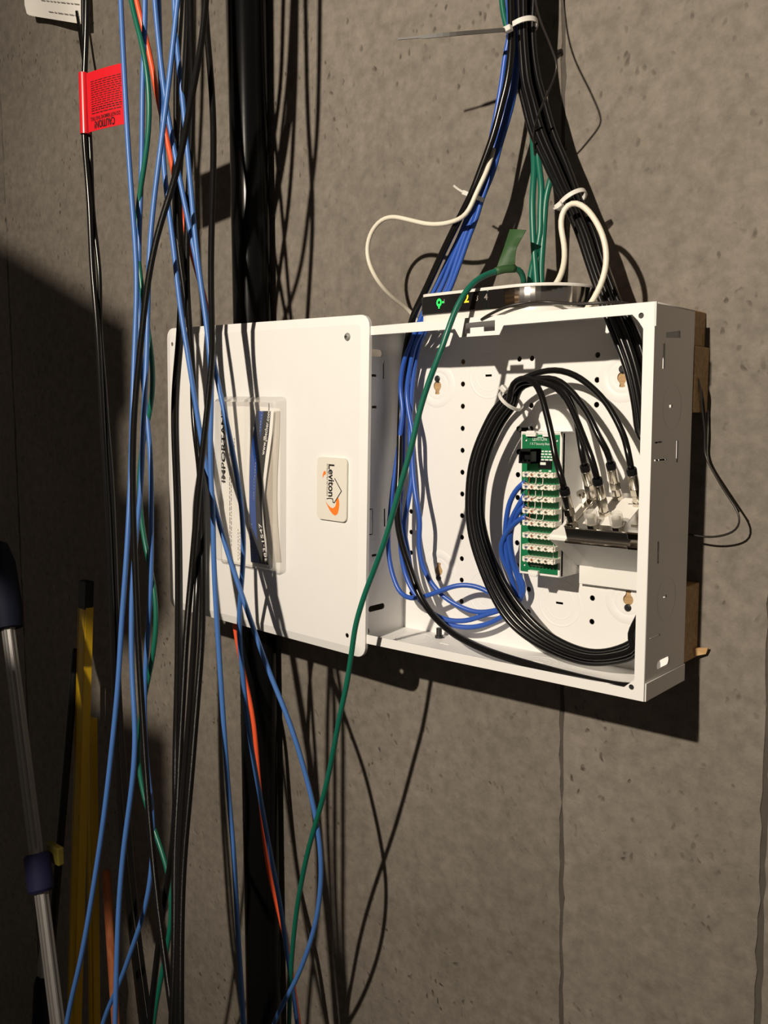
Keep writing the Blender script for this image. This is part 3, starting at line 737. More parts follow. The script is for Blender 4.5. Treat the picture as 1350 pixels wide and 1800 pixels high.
glow('2', 820, .0125, 'led_amber', .0018); glow('3', 838, .0085, 'led_dim', .001); glow('4', 854, .0085, 'led_dim', .001); glow('1', 781, .006, 'led_dim', .001)
b = MB()
q = at(772.5, 532, MY); n = 20
for i in range(n):
    a0_, a1_ = 2*math.pi*i/n, 2*math.pi*(i+1)/n
    P = lambda r, a: V((q.x+r*.8*math.cos(a), MY-.0008, q.z+r*math.sin(a)))
    b.add([P(.0021, a0_), P(.0042, a0_), P(.0042, a1_), P(.0021, a1_)], [(0, 1, 2, 3)])
b.add([(q.x-.0008, MY-.0009, q.z-.0062), (q.x+.0008, MY-.0009, q.z-.0062), (q.x+.0008, MY-.0009, q.z-.0015), (q.x-.0008, MY-.0009, q.z-.0015)], [(0, 1, 2, 3)])
b.add([(q.x+.0045, MY-.0009, q.z-.001), (q.x+.0062, MY-.0009, q.z-.001), (q.x+.0062, MY-.0009, q.z+.001), (q.x+.0045, MY-.0009, q.z+.001)], [(0, 1, 2, 3)])
b.obj('display_icon', 'led_green', fp)

# ================================================================== hanging cables, left
GB = 'blue network cables hanging at the left'; GK = 'black cables hanging at the left'
RB, RK = .0031, .0036
def hang(name, label, pts, Y, r, m, group, up=.5, dn=.5):
    return cable(name, label, extend(pxpath(pts, Y), up, dn), r, m, group, sm=22)
hang('network_cable', 'blue network cable running leftmost down past the red caution tag', [(211, -30), (214, 40), (217, 100), (222, 200), (227, 283), (233, 367), (238, 430), (241, 480), (239, 560), (236, 620), (234, 680), (231, 780), (229, 850), (226, 915), (221, 1000), (213, 1100), (208, 1200), (198, 1300), (183, 1433), (163, 1567), (143, 1683), (115, 1810)],
     [(0, -.115), (600, -.125), (1000, -.16), (1800, -.22)], RB, 'blue_cable', GB)
hang('network_cable', 'blue network cable crossing behind the green one and ending lower left at the frame', [(255, -30), (255, 45), (252, 100), (250, 167), (250, 250), (248, 333), (244, 417), (244, 480), (245, 560), (248, 640), (255, 700), (262, 760), (266, 830), (266, 900), (266, 970), (264, 1050), (258, 1140), (254, 1200), (254, 1280), (258, 1350), (266, 1400), (270, 1450), (269, 1500), (264, 1555), (250, 1620), (240, 1643), (213, 1723), (178, 1805)],
     [(0, -.105), (600, -.11), (1000, -.12), (1800, -.16)], RB, 'blue_cable', GB)
hang('network_cable', 'blue network cable swinging left beside the crossing black cable', [(316, -30), (310, 20), (302, 100), (290, 200), (277, 300), (267, 383), (262, 450), (260, 530), (259, 600), (256, 667), (252, 740), (250, 800), (248, 860), (243, 910), (238, 950), (233, 1020), (231, 1067), (232, 1200), (238, 1267), (238, 1317), (230, 1400), (218, 1483), (208, 1600), (205, 1700), (202, 1810)],
     [(0, -.105), (600, -.12), (1000, -.15), (1800, -.21)], RB, 'blue_cable', GB)
hang('network_cable', 'blue network cable curving over the pocket and down along the drain pipe', [(270, -30), (275, 40), (280, 83), (287, 150), (297, 217), (310, 283), (323, 350), (337, 417), (350, 483), (362, 550), (369, 600), (380, 660), (397, 735), (415, 824), (426, 895), (429, 967), (424, 1038), (418, 1091), (421, 1130), (427, 1190), (437, 1283), (448, 1350), (461, 1421), (477, 1511), (492, 1583), (503, 1666), (512, 1720), (524, 1810)],
     [(0, -.1), (600, -.08), (1000, -.06), (1300, -.02), (1800, .02)], RB, 'blue_cable', GB)
hang('network_cable', 'blue network cable falling nearly straight over the cover to the frame bottom', [(306, -30), (307, 40), (309, 67), (315, 117), (322, 183), (328, 250), (333, 300), (338, 360), (344, 430), (353, 500), (361, 550), (367, 605), (373, 682), (370, 753), (369, 824), (375, 895), (375, 967), (380, 1073), (387, 1180), (395, 1300), (402, 1400), (411, 1500), (417, 1617), (422, 1700), (429, 1810)],
     [(0, -.09), (600, -.088), (1000, -.09), (1400, -.094), (1800, -.1)], RB, 'blue_cable', GB)
hang('network_cable', 'blue network cable sweeping right below the cover in a long bow', [(278, -30), (280, 40), (283, 150), (285, 220), (286, 280), (290, 320), (297, 370), (305, 430), (311, 490), (316, 540), (325, 590), (334, 647), (350, 750), (364, 832), (383, 913), (404, 984), (426, 1048), (447, 1109), (472, 1180), (482, 1204), (510, 1269), (529, 1331), (547, 1396), (560, 1457), (566, 1511), (564, 1565), (557, 1619), (540, 1674), (519, 1728), (480, 1800)],
     [(0, -.09), (600, -.098), (1000, -.07), (1400, -.037), (1600, -.03), (1800, -.03)], RB, 'blue_cable', GB)
hang('network_cable', 'green network cable weaving among the blue ones at the left', [(225, -30), (233, 20), (239, 38), (250, 73), (261, 133), (265, 183), (263, 233), (257, 277), (247, 327), (241, 360), (240, 420), (248, 500), (260, 580), (267, 617), (271, 650), (270, 700), (260, 743), (247, 790), (244, 840), (248, 920), (256, 965), (268, 1010), (276, 1067), (275, 1117), (267, 1167), (256, 1210), (246, 1270), (240, 1300), (242, 1350), (250, 1390), (262, 1440), (275, 1470), (291, 1507), (302, 1550), (304, 1600), (297, 1650), (285, 1710), (275, 1760), (268, 1810)],
     [(0, -.12), (380, -.108), (1000, -.115), (1800, -.16)], RB, 'green_cable', None)
hang('network_cable', 'orange cable passing behind the cover and down the black drain pipe', [(233, -30), (243, 20), (260, 73), (270, 133), (278, 177), (286, 215), (294, 240), (302, 283), (309, 325), (317, 365), (325, 400), (338, 450), (353, 500), (362, 535, .02), (368, 575, .035), (378, 650, .045), (395, 850, .05), (408, 1040, .05), (413, 1110, .05), (430, 1190, .048), (446, 1262, .045), (452, 1340, .045), (460, 1430, .045), (474, 1540, .045), (490, 1601, .045), (507, 1674, .045), (517, 1746, .045), (527, 1810, .045)],
     [(0, -.1), (500, -.03)], .0034, 'orange_cable', None, .5, .5)
hang('network_cable', 'black cable crossing diagonally in front of all the blue ones', [(364, -30), (362, 10), (361, 40), (353, 90), (337, 167), (320, 267), (303, 333), (278, 400), (264, 467), (256, 520), (249, 590), (244, 640), (238, 690), (234, 760), (233, 840), (234, 900), (236, 960), (240, 1060), (244, 1150), (248, 1220), (254, 1317), (262, 1433), (270, 1517), (278, 1600), (290, 1683), (300, 1767), (307, 1810)],
     [(0, -.11), (300, -.135), (600, -.14), (1000, -.17), (1800, -.23)], RK, 'black_twisted', GK)
hang('network_cable', 'black cable running straight down near the left edge of the cover', [(331, -30), (330, 20), (329, 70), (325, 130), (319, 217), (312, 290), (309, 340), (311, 380), (316, 440), (319, 500), (316, 560), (314, 610), (307, 667), (305, 750), (309, 833), (312, 933), (313, 1067), (312, 1200), (309, 1300), (308, 1400), (310, 1500), (313, 1567), (314, 1667), (317, 1810)],
     [(0, -.1), (600, -.055), (1000, -.13), (1300, -.186), (1800, -.22)], RK, 'black_twisted', GK)
hang('network_cable', 'black cable beginning behind the swinging blue one then joining the lower black bundle', [(320, -30), (318, 20), (314, 70), (310, 120), (309, 180), (311, 240), (309, 300), (306, 340), (309, 400), (316, 450), (323, 500), (331, 560), (337, 600), (340, 660), (338, 727), (345, 780), (352, 827), (352, 900), (350, 960), (347, 1030), (343, 1100), (338, 1180), (333, 1260), (325, 1350), (318, 1450), (314, 1560), (312, 1700), (310, 1810)],
     [(0, -.09), (600, -.060), (800, -.072), (1000, -.165), (1300, -.19), (1800, -.24)], RK, 'black_coax', GK)
hang('network_cable', 'black cable lying rightmost in the lower black bundle', [(335, -30), (335, 30), (338, 120), (338, 200), (335, 280), (331, 330), (329, 400), (327, 450), (329, 520), (335, 600), (341, 680), (347, 760), (352, 800), (356, 880), (357, 960), (357, 1060), (354, 1140), (349, 1200), (341, 1300), (333, 1400), (325, 1480), (320, 1560), (318, 1680), (318, 1810)],
     [(0, -.1), (600, -.064), (800, -.078), (1000, -.165), (1300, -.192), (1800, -.24)], RK, 'black_twisted', GK)
hang('network_cable', 'black cable hanging straight beside the drain pipe before crossing left', [(359, -30), (361, 20), (364, 67), (371, 133), (376, 233), (374, 333), (371, 433), (371, 533), (374, 600), (374, 640), (367, 690), (360, 767), (353, 817), (347, 883), (338, 1000), (328, 1100), (323, 1200), (317, 1300), (313, 1400), (307, 1500), (307, 1600), (306, 1700), (301, 1810)],
     [(0, -.095), (600, -.085), (820, -.14), (1000, -.17), (1300, -.19), (1800, -.24)], RK, 'black_twisted', GK)
hang('network_cable', 'black cable bending out left of the lower bundle near the frame bottom', [(335, -30), (334, 20), (333, 70), (329, 130), (323, 217), (316, 290), (313, 340), (315, 380), (320, 440), (323, 500), (320, 560), (318, 610), (311, 667), (309, 750), (312, 833), (315, 933), (316, 1067), (315, 1200), (312, 1300), (309, 1400), (303, 1500), (291, 1570), (281, 1640), (272, 1720), (262, 1810)],
     [(0, -.092), (600, -.047), (1000, -.122), (1300, -.178), (1800, -.215)], RK, 'black_coax', GK)
# twin black supply cables carrying the two tags
GT = 'black power cords at the far left'
hang('power_cable', 'black power cord running through the red caution tag', [(153, -30), (152, 20), (152, 60), (149, 110), (147, 180), (147, 240), (153, 300), (158, 360), (160, 430), (164, 500), (170, 550), (173, 600), (178, 700), (183, 790), (190, 900), (194, 1000), (198, 1100), (200, 1200), (205, 1320), (214, 1450), (224, 1570), (240, 1690), (256, 1810)], -.127, .0036, 'black_coax', GT)
hang('power_cable', 'thinner black cord twisting beside the red-tagged power cord', [(147, -40), (146, 20), (147, 70), (149, 110), (153, 180), (158, 235), (161, 300), (161, 360), (168, 420), (176, 470), (177, 510), (174, 560), (176, 600), (183, 660), (188, 750), (195, 820), (199, 900), (203, 1000), (206, 1100), (209, 1200), (216, 1320), (226, 1450), (236, 1570), (250, 1690), (266, 1810)], -.120, .0030, 'black_coax', GT)

# red caution tag
rt = thing('caution_tag', 'red plastic caution tag wrapped round a black cord at upper left', 'tag', at(146, 230, -.127))
A0 = at(147, 129, -.127); A1 = at(150, 236, -.127)
ax = (A1-A0).normalized()
b = MB(); b.lathe(A0, ax, [(0, .0062), ((A1-A0).length, .0062)], 24); smooth_by_angle(b.obj('sleeve', 'tag_red', rt))
P00 = at(152, 129, -.1275); P01 = at(217, 110, -.1135); P10 = at(156, 233, -.1275); P11 = at(219, 218, -.112)
fu = (P01-P00).normalized(); fv = ((P00-P10)+(P01-P11)).normalized(); fn = fu.cross(fv).normalized()
if fn.dot(CAM-P00) < 0: fn = -fn
def fp_(s, t, n=0.):  # s 0..1 to the right, t 0..1 from the top down
    w_ = .0012*math.sin(s*3.1)
    return (P00.lerp(P01, s)).lerp(P10.lerp(P11, s), t)+fn*(n+w_)
nS, nT = 6, 2; vs = []; fs = []
for side in (1, -1):
    for i in range(nS+1):
        for j in range(nT+1): vs.append(fp_(i/nS, j/nT, .0002*side))
for sd in range(2):
    o_ = sd*(nS+1)*(nT+1)
    for i in range(nS):
        for j in range(nT):
            k = o_+i*(nT+1)+j; fs.append((k, k+1, k+nT+2, k+nT+1))
flag = mesh('flag', vs, fs, 'tag_red', rt, True)
def tagtext(body, s0, s1, t, size):
    A = fp_(s0, t, .0016); B = fp_(s1, t, .0016); u_ = (A-B); ln = u_.length; u_.normalize()
    text('tag_text', body, size, B, u_, -fv, 'tag_ink', flag, fitlen=ln, bold=.01, ext=.0)
tagtext('CAUTION!', .20, .76, .845, .0125); tagtext('DO NOT REMOVE THIS TAG', .10, .90, .765, .0062)
qs = []
for i in range(15):
    t_ = .165+i*.0375; s = .12
    if i == 14: t_ = .70
    while s < .92:
        l = random.uniform(.05, .12)
        h_ = .011 if i < 12 else .016
        qs.append([fp_(s, t_, .0007), fp_(min(.94, s+l), t_, .0007), fp_(min(.94, s+l), t_+h_, .0007), fp_(s, t_+h_, .0007)]); s += l+.025
lines('tag_text', qs, 'tag_ink', flag)
# white paper tag at the frame's top
wt = thing('paper_tag', 'curled white paper tag with a black cord at the upper left corner', 'tag', at(100, 30, .10))
def wp(s, t): return at(40+s*104+t*4, -60+t*(86+s*17), .100+.006*math.sin(s*6.0)+.004*s)
rows = []
for j in range(6):
    rows.append([wp(i/14, j/5) for i in range(15)])
rows[5][0] = wp(.03, .97); rows[5][1] = wp(1/14, .995)
sh = sheet('sheet', rows, 'paper', wt, .0006); smooth_by_angle(sh, .5)
qs = []
for t_ in (.50, .66, .86):
    s = .30 if t_ < .8 else .42
    while s < .95:
        l = random.uniform(.03, .09); q = V((0, -.0022, 0))
        qs.append([wp(s, t_)+q, wp(min(.97, s+l), t_)+q, wp(min(.97, s+l), t_+.018)+q, wp(s, t_+.018)+q]); s += l+.02
lines('small_print', qs, 'ink_grey', wt)

me = tube_mesh('cord', spline([at(135, 20, .098), at(139, 48, .097), at(143, 80, .096), at(148, 116, .095), at(150, 150, .095)], .006), .0026, 8); link('cord', me, 'black_coax', wt, True)
# ================================================================== right: bundles into the enclosure
GC = 'black coax cables of the right bundle'; GI = 'deep blue network cables of the left bundle'
LE = [(-60, 897), (0, 899), (50, 903), (98, 906), (147, 908), (171, 914), (231, 929), (290, 956), (324, 972), (351, 987), (413, 1014), (458, 1029), (532, 1054), (560, 1063), (600, 1079), (657, 1100), (720, 1113), (770, 1121)]
RE = [(-60, 944), (0, 943), (50, 940), (98, 943), (147, 952), (171, 960), (231, 977), (290, 1001), (324, 1013), (351, 1023), (413, 1050), (458, 1063), (532, 1092), (560, 1111), (600, 1128), (657, 1142), (720, 1152), (770, 1158)]
OUT = [(1116, 1160), (1064, 1171), (1027, 1170), (976, 1155), (926, 1129), (888, 1099), (863, 1061), (838, 1001), (821, 943), (816, 900), (816, 875), (819, 830), (828, 792), (845, 750), (867, 710), (887, 692)]
INN = [(1116, 1118), (1077, 1138), (1039, 1141), (1001, 1129), (964, 1107), (933, 1076), (906, 1041), (881, 998), (860, 943), (852, 900), (852, 875), (857, 827), (867, 789), (884, 752), (896, 733), (909, 717)]
arcs = {
 'c1': ([(897, 681, .030), (908, 669, .026), (924, 663, .022), (940, 671, .018), (951, 692, .014), (960, 725, .010), (969, 762, .006), (977, 807, .003)], 'black coax cable dropping frontmost from the coil tie to the splitter corner'),
 'c2': ([(912, 683, .042), (930, 674, .044), (955, 672, .046), (985, 680, .048), (1003, 705, .048), (1011, 727, .047), (1017, 760, .045)], 'black coax cable running hindmost of the five from the coil to the splitter'),
 'c3': ([(905, 678, .036), (922, 670, .036), (945, 671, .035), (970, 676, .034), (990, 692, .032), (1007, 723, .028), (1023, 762, .022)], 'black coax cable with pale lettering ending at the middle splitter port'),
 'c4': ([(908, 676, .042), (930, 668, .044), (953, 665, .046), (975, 665, .047), (995, 678, .047), (1017, 703, .046), (1037, 733, .043), (1055, 773, .040)], 'black coax cable ending at the rear middle splitter port'),
 'c5': ([(904, 674, .048), (933, 660, .050), (962, 651, .052), (987, 651, .052), (1012, 660, .051), (1037, 678, .050), (1062, 703, .048), (1083, 737, .045), (1099, 772, .042)], 'black coax cable arching highest and ending at the rightmost splitter port')}
FR = {'c1': (.5, .030), 'c2': (.92, .052), 'c3': (.30, .040), 'c4': (.70, .046), 'c5': (.10, .054)}
order = {'c1': (.30, .048), 'c2': (.90, .062), 'c3': (.10, .060), 'c4': (.50, .050), 'c5': (.70, .064)}
CT = .040
for k, (arc, lab) in arcs.items():
    f, yb = order[k]; g, yc = FR[k]
    P = []
    for (y, l), (_, r) in zip(LE, RE): P.append(at(l+(r-l)*f, y, yb+.014 if y < 300 else yb+.014*max(0, (560-y)/260) if y < 560 else yb))
    # down along the right wall, hidden by the flange
    xx = -.010-.006*g
    P += [V((xx, yb, .225)), V((xx+.001, yc+.006, .150)), V((xx-.002, yc+.002, .090)), V((-.024-.012*g, yc, .050))]
    for (ox, oy), (ix, iy) in zip(OUT, INN):
        P.append(at(ox+(ix-ox)*(.1+.8*g), oy+(iy-oy)*(.1+.8*g), yc))
    for q in arc: P.append(at(*q))
    E_ = PB[k]+SN*CT
    P += [E_+SN*.012+(P[-1]-E_)*.12, E_]
    t = cable('coax_cable', lab, extend(P, .5, 0), .0033, 'black_coax', GC, step=.006, sm=2)
    t2 = t
    b = MB(); b.lathe(PB[k]+SN*(CT-.005), SN, [(0, .0050), (.005, .0052), (.0062, .0047)], 18); smooth_by_angle(b.obj('boot', 'black_plastic', t2))
    b = MB(); b.lathe(PB[k]+SN*.0125, SN, [(0, .0058), (.0068, .0058)], 6); b.lathe(PB[k]+SN*.019, SN, [(0, .0045), (.001, .0050), (.0152, .0050), (.0162, .0044)], 18); smooth_by_angle(b.obj('connector', 'nickel', t2), .5)
# left bundle: black coax and four blue cables
ytop = [(0, .070), (345, .060), (560, .056)]
yblk = [(0, .054), (345, .044), (560, .050)]
hangs = [
 ('coax_cable', 'black coax cable running down the left of the enclosure and along its bottom edge', [(897, -40), (899, 30), (899, 80), (893, 138), (881, 187), (868, 236), (845, 300), (829, 341), (804, 391), (781, 438), (747, 512), (728, 552), (716, 600, .060), (708, 660, .066), (704, 740, .062), (702, 820, .050), (699, 880, .040), (699, 915, .038), (707, 958, .038), (722, 1004, .038), (738, 1047, .036), (760, 1080, .032), (793, 1111, .024), (838, 1136, .014), (882, 1153, .010), (960, 1176, .008), (1030, 1194, .010), (1085, 1205, .016), (1106, 1207, .022), (1118, 1207, .028)], .0040, 'black_coax', None),
 ('network_cable', 'deep blue network cable making the big loop nearest the enclosure left wall', [(890, -40), (893, 0), (895, 30), (895, 65), (888, 98), (883, 138), (876, 180), (866, 230), (851, 300), (836, 341), (823, 378), (806, 420), (785, 463), (767, 503), (745, 545), (735, 572), (722, 604, .056), (709, 640, .060), (704, 685, .062), (708, 720, .060), (704, 760, .058), (697, 813, .056), (689, 870, .052), (686, 902, .050), (682, 947, .048), (684, 980, .047), (691, 1013, .045), (704, 1042, .044), (722, 1052, .044), (744, 1049, .044), (776, 1038, .048), (804, 1029, .054), (827, 1029, .060), (851, 1036, .064), (878, 1052, .068), (900, 1050, .070), (900, 1020, .066), (893, 990, .060), (888, 950, .054), (890, 913, .048), (897, 880, .044), (910, 858, .040), (922, 848, .037)], .0029, 'deep_blue_cable', GI),
 ('network_cable', 'deep blue network cable hanging rightmost in the enclosure and looping into the terminal strips', [(903, -40), (906, 40), (907, 111), (901, 155), (889, 204), (875, 253), (861, 300), (843, 341), (832, 378), (819, 411), (801, 463), (786, 507), (766, 545), (752, 568), (732, 600, .058), (722, 640, .062), (715, 690, .064), (718, 722, .062), (725, 760, .060), (725, 810, .058), (728, 850, .055), (733, 885, .052), (738, 913, .052), (737, 958, .052), (744, 998, .052), (758, 1024, .054), (778, 1047, .056), (804, 1064, .060), (838, 1076, .064), (871, 1073, .068), (905, 1060, .070), (918, 1044, .068), (910, 1016, .064), (899, 981, .058), (894, 943, .052), (898, 915, .046), (908, 895, .042), (922, 871, .038)], .0029, 'deep_blue_cable', GI),
 ('network_cable', 'deep blue network cable lying behind the black coax at the enclosure lower left', [(899, -40), (901, 40), (902, 111), (896, 165), (884, 210), (870, 253), (856, 305), (839, 345), (827, 385), (813, 415), (793, 463), (775, 508), (755, 545), (742, 570), (727, 604, .066), (717, 660, .070), (711, 730, .070), (709, 787, .066), (707, 840, .060), (703, 900, .056), (704, 958, .056), (711, 1004, .056), (724, 1036, .055), (744, 1062, .054), (767, 1082, .054), (793, 1091, .056), (820, 1091, .060), (849, 1082, .064), (880, 1072, .068), (912, 1058, .071), (921, 1031, .068), (907, 1001, .063), (897, 956, .056), (900, 925, .050), (910, 902, .044), (922, 890, .039)], .0029, 'deep_blue_cable', GI),
 ('network_cable', 'deep blue network cable making the lowest loop across the enclosure floor', [(907, -40), (909, 40), (909, 111), (904, 165), (893, 210), (880, 253), (866, 305), (849, 345), (837, 385), (825, 415), (808, 463), (790, 510), (771, 545), (758, 566), (737, 606, .066), (727, 660, .068), (722, 720, .068), (721, 787, .066), (724, 840, .062), (716, 891, .058), (710, 924, .058), (717, 969, .060), (725, 1013, .060), (742, 1055, .058), (771, 1089, .056), (798, 1100, .058), (824, 1103, .062), (856, 1097, .066), (884, 1083, .069), (910, 1062, .072), (903, 1030, .068), (896, 1006, .062), (883, 981, .056), (881, 956, .052), (893, 933, .048), (912, 914, .042), (924, 908, .038)], .0029, 'deep_blue_cable', GI)]
blue_objs = []
for nm, lab, pts, r, m, g in hangs:
    P = extend(pxpath(pts, yblk if 'black' in m else ytop), .5, 0)
    q = cable(nm, lab, P, r, m, g, step=.005, sm=2)
    if m == 'deep_blue_cable': blue_objs.append((q, P[-1]))
# fine conductors fanned out under the strips
for q, e in blue_objs:
    for k, (dx, mm) in enumerate(((.006, 'mark_blue'), (.0115, 'copper_red'), (.0195, 'ivory_plastic'), (.0275, 'ivory_plastic'))):
        a = V(e); c = V((e.x-.002+dx, TY+.001, e.z+.0062)); mdl = V((e.x-.002+dx+.001, TY-.002, e.z-.0005+random.uniform(-.001, .001)))
        me = tube_mesh('conductor', spline([a, (a+mdl)/2+V((0, -.001, -.001)), mdl, c], .003), .00038, 6); link('conductor', me, mm, q, True)
# green cables into the modem's back
GG = 'green network cables dropping into the modem back'
for pts, lab in (([(934, 170, .092), (936, 215, .088), (937, 250, .082), (939, 300, .074), (936, 345, .068), (936, 380, .066), (938, 430, .066), (941, 470, .066), (944, 512, .066)], 'green network cable dropping leftmost into the modem back'),
                 ([(943, 240, .082), (947, 290, .078), (952, 330, .074), (950, 370, .072), (950, 410, .070), (944, 440, .069), (935, 470, .069), (930, 512, .069)], 'green network cable crossing between the other two into the modem back'),
                 ([(975, 290, .084), (967, 320, .078), (960, 345, .076), (956, 400, .074), (953, 440, .072), (951, 475, .072), (952, 512, .072)], 'green network cable coming out from behind the black coax bundle')):
    cable('network_cable', lab, pxpath(pts, .07), .0035, 'green_cable', GG, step=.006)
cable('network_cable', 'green network cable at the far left of the tied upper bundle', extend(pxpath([(880, -40), (882, 0), (885, 25), (891, 48), (901, 80), (915, 130), (930, 190)], .078), .5, 0), .0032, 'green_cable')
# long green patch cable, from the modem over its front and down
G = [(921, 498, .058), (919, 484, .052), (912, 473, .044), (900, 472, .036), (882, 474, .028), (862, 480, .016), (842, 489, .002), (822, 508, -.012), (808, 530, -.020), (796, 556, -.026), (786, 585, -.032), (773, 622, -.036), (755, 668, -.038), (738, 722, -.040), (722, 790, -.042), (708, 840, -.044), (694, 890, -.045), (678, 945, -.047), (660, 995, -.048), (640, 1048, -.049), (625, 1100, -.050), (617, 1155, -.050), (609, 1205, -.049), (598, 1255, -.048), (584, 1330, -.044), (571, 1390, -.041), (560, 1430, -.040), (543, 1490, -.038), (530, 1550, -.034), (521, 1605, -.030), (515, 1660, -.026), (511, 1720, -.02), (508, 1810, -.02)]
gp = cable('patch_cable', 'long green patch cable hanging from the modem over the cover corner', extend([at(*p) for p in G], 0, .4), .0031, 'green_cable', step=.006)
# green tape flag
A = at(896, 403, .040); Bp = at(925, 404, .034); Cc = at(905, 468, .040); Dd = at(872, 474, .030); Mi = at(884, 440, .036); Mj = at(908, 436, .038)
tp = thing('tape_flag', 'strip of green tape stuck up as a flag on the green patch cable', 'tape', Dd)
la = spline([A, at(889, 425, .037), Mi, at(876, 462, .032), Dd], .003); lb = spline([Bp, at(914, 424, .036), Mj, at(905, 455, .039), Cc], .003)
n_ = 14; vs = []
for i in range(n_+1):
    a_, c_ = la[round(i*(len(la)-1)/n_)], lb[round(i*(len(lb)-1)/n_)]
    for k in range(5): vs.append(a_.lerp(c_, k/4)+V((0, -.002*math.sin(math.pi*k/4), 0)))
nv = len(vs); vs = vs+[v+V((0, .0006, 0)) for v in vs]; fs = []
for i in range(n_):
    for k in range(4):
        q = (i*5+k, i*5+k+1, i*5+k+6, i*5+k+5); fs.append(q); fs.append(tuple(x+nv for x in q[::-1]))
mesh('strip', vs, fs, 'tape_green', tp, True)
me = tube_mesh('wrap', spline([at(871, 477.5, .022), at(885, 473.5, .029), at(905, 472, .040)], .004), .0042, 12); link('wrap', me, 'tape_green', tp, True)
# white cables
cable('network_cable', 'white cable looping left of the blue bundle and behind the enclosure', [at(*p) for p in [(868, 262, .058), (862, 283, .052), (854, 305, .045), (839, 336, .040), (829, 360, .036), (820, 377, .034), (801, 388, .038), (780, 393.5, .037), (755, 394.5, .036), (714, 385.5, .035), (690, 381, .035), (671, 386, .035), (654, 405, .035), (645, 436, .035), (649, 464, .036), (665, 495, .045), (687, 520, .065), (721, 548, .098), (745, 580, .112)]], .0026, 'white_cable', step=.005, sm=3)
cable('network_cable', 'white cable arching over the right black bundle beside the modem', [at(*p) for p in [(960, 520, .050), (972, 506, .046), (984, 488, .040), (992, 462, .036), (992, 430, .034), (986, 400, .033), (987, 377, .034), (998, 360, .036), (1013, 356, .037), (1030, 366, .037), (1047, 388, .037), (1060, 415, .036), (1066, 445, .036), (1064, 475, .035), (1056, 502, .033), (1044, 525, .032), (1034, 540, .032), (1022, 556, .040)]], .0029, 'white_cable', step=.005, sm=2)
# thin wires
GW = 'thin dark wires around the enclosure'
cable('thin_wire', 'thin black wire curling in front of the right coax bundle near the top', extend([at(*p) for p in [(938, -20, .050), (945, 20, .045), (953, 45, .038), (962, 66, .032), (972, 92, .028), (979, 112, .026), (978, 125, .026), (971, 145, .030), (962, 165, .034), (950, 192, .040), (942, 215, .050), (938, 240, .062), (940, 270, .075), (945, 300, .085)]], .5, 0), .0011, 'thin_black', GW, n=6, step=.005)
cable('thin_wire', 'thin black power lead lying along the front of the modem', [at(*p) for p in [(846, 562, -.001), (853, 557, -.002), (866, 550, -.003), (885, 541, -.003), (905, 535, -.002), (930, 532, .004), (955, 530, .014), (985, 533, .016), (1015, 534, .016), (1050, 533, .018), (1085, 531, .028), (1110, 536, .06)]], .0015, 'thin_black', GW, n=6, step=.005)
cable('thin_wire', 'thin dark wire curling out right of the enclosure, forming the smaller inner loop', [at(*p) for p in [(1212, 646, .098), (1222, 655, .100), (1231, 680, .104), (1234, 715, .110), (1239, 760, .116), (1240, 800, .118), (1257, 835, .112), (1278, 870, .104), (1297, 900, .100), (1301, 918, .099), (1293, 932, .1), (1272, 941, .102), (1245, 944, .104), (1208, 939, .106)]], .0011, 'thin_black', GW, n=6, step=.004)
cable('thin_wire', 'thin dark wire beside the right wood block, its shadow a wider loop', [at(*p) for p in [(1215, 650, .112), (1229, 662, .112), (1234, 690, .114), (1238, 720, .115), (1241, 770, .121), (1241, 803, .121), (1259, 836, .115), (1282, 873, .108), (1299, 900, .104)]], .0010, 'thin_black', GW, n=6, step=.004)

# ================================================================== cable ties
GZ = 'cable ties on the bundles'
def tie(label, c, axis, ra, rb, wd, m, head=None, tail=None, mt=None, tilt=0.):
    """flat band looped round a bundle; ra along the view-across axis, rb towards the wall"""
    c = V(c); ax = V(axis).normalized(); a = (Y_.cross(ax)).normalized(); bb = ax.cross(a)
    t = thing('cable_tie', label, 'cable tie', c, GZ)
    n = 36; vs = []; fs = []
    for i in range(n):
        q = 2*math.pi*i/n
        for r_, h_ in ((0, -wd/2), (0, wd/2), (.0011, wd/2), (.0011, -wd/2)):
            vs.append(c+a*math.cos(q)*(ra+r_)+bb*math.sin(q)*(rb+r_)+ax*(h_+tilt*math.cos(q)))
    for i in range(n):
        j = (i+1) % n
        for k in range(4): fs.append((4*i+k, 4*i+(k+1) % 4, 4*j+(k+1) % 4, 4*j+k))
    smooth_by_angle(mesh('band', vs, fs, m, t), .7)
    if head is not None:
        hp, s = head; hp = V(hp); b = MB(); b.box((-s, -s*.8, -s*.7), (s, s*.8, s*.7), lambda x, y, z: hp+a*x+bb*y+ax*z); b.obj('head', m, t, bevel=s*.25)
    if tail is not None:
        P = spline(tail, .006); vs = []; fs = []
        for i, p in enumerate(P):
            d = (P[min(i+1, len(P)-1)]-P[max(0, i-1)]).normalized(); s1 = d.cross(Y_).normalized(); f_ = 1. if i < len(P)-4 else .55
            for (h_, k_) in ((-1, 0), (1, 0), (1, 1), (-1, 1)): vs.append(p+s1*h_*.0020*f_+Y_*(k_*.0013))
        for i in range(len(P)-1):
            for k in range(4): fs.append((4*i+k, 4*i+(k+1) % 4, 4*i+4+(k+1) % 4, 4*i+4+k))
        fs += [(0, 1, 2, 3), tuple(range(len(vs)-4, len(vs)))]
        mesh('tail', vs, fs, mt or m, t)
    return t
def mid(a, c): return (V(a)+V(c))/2
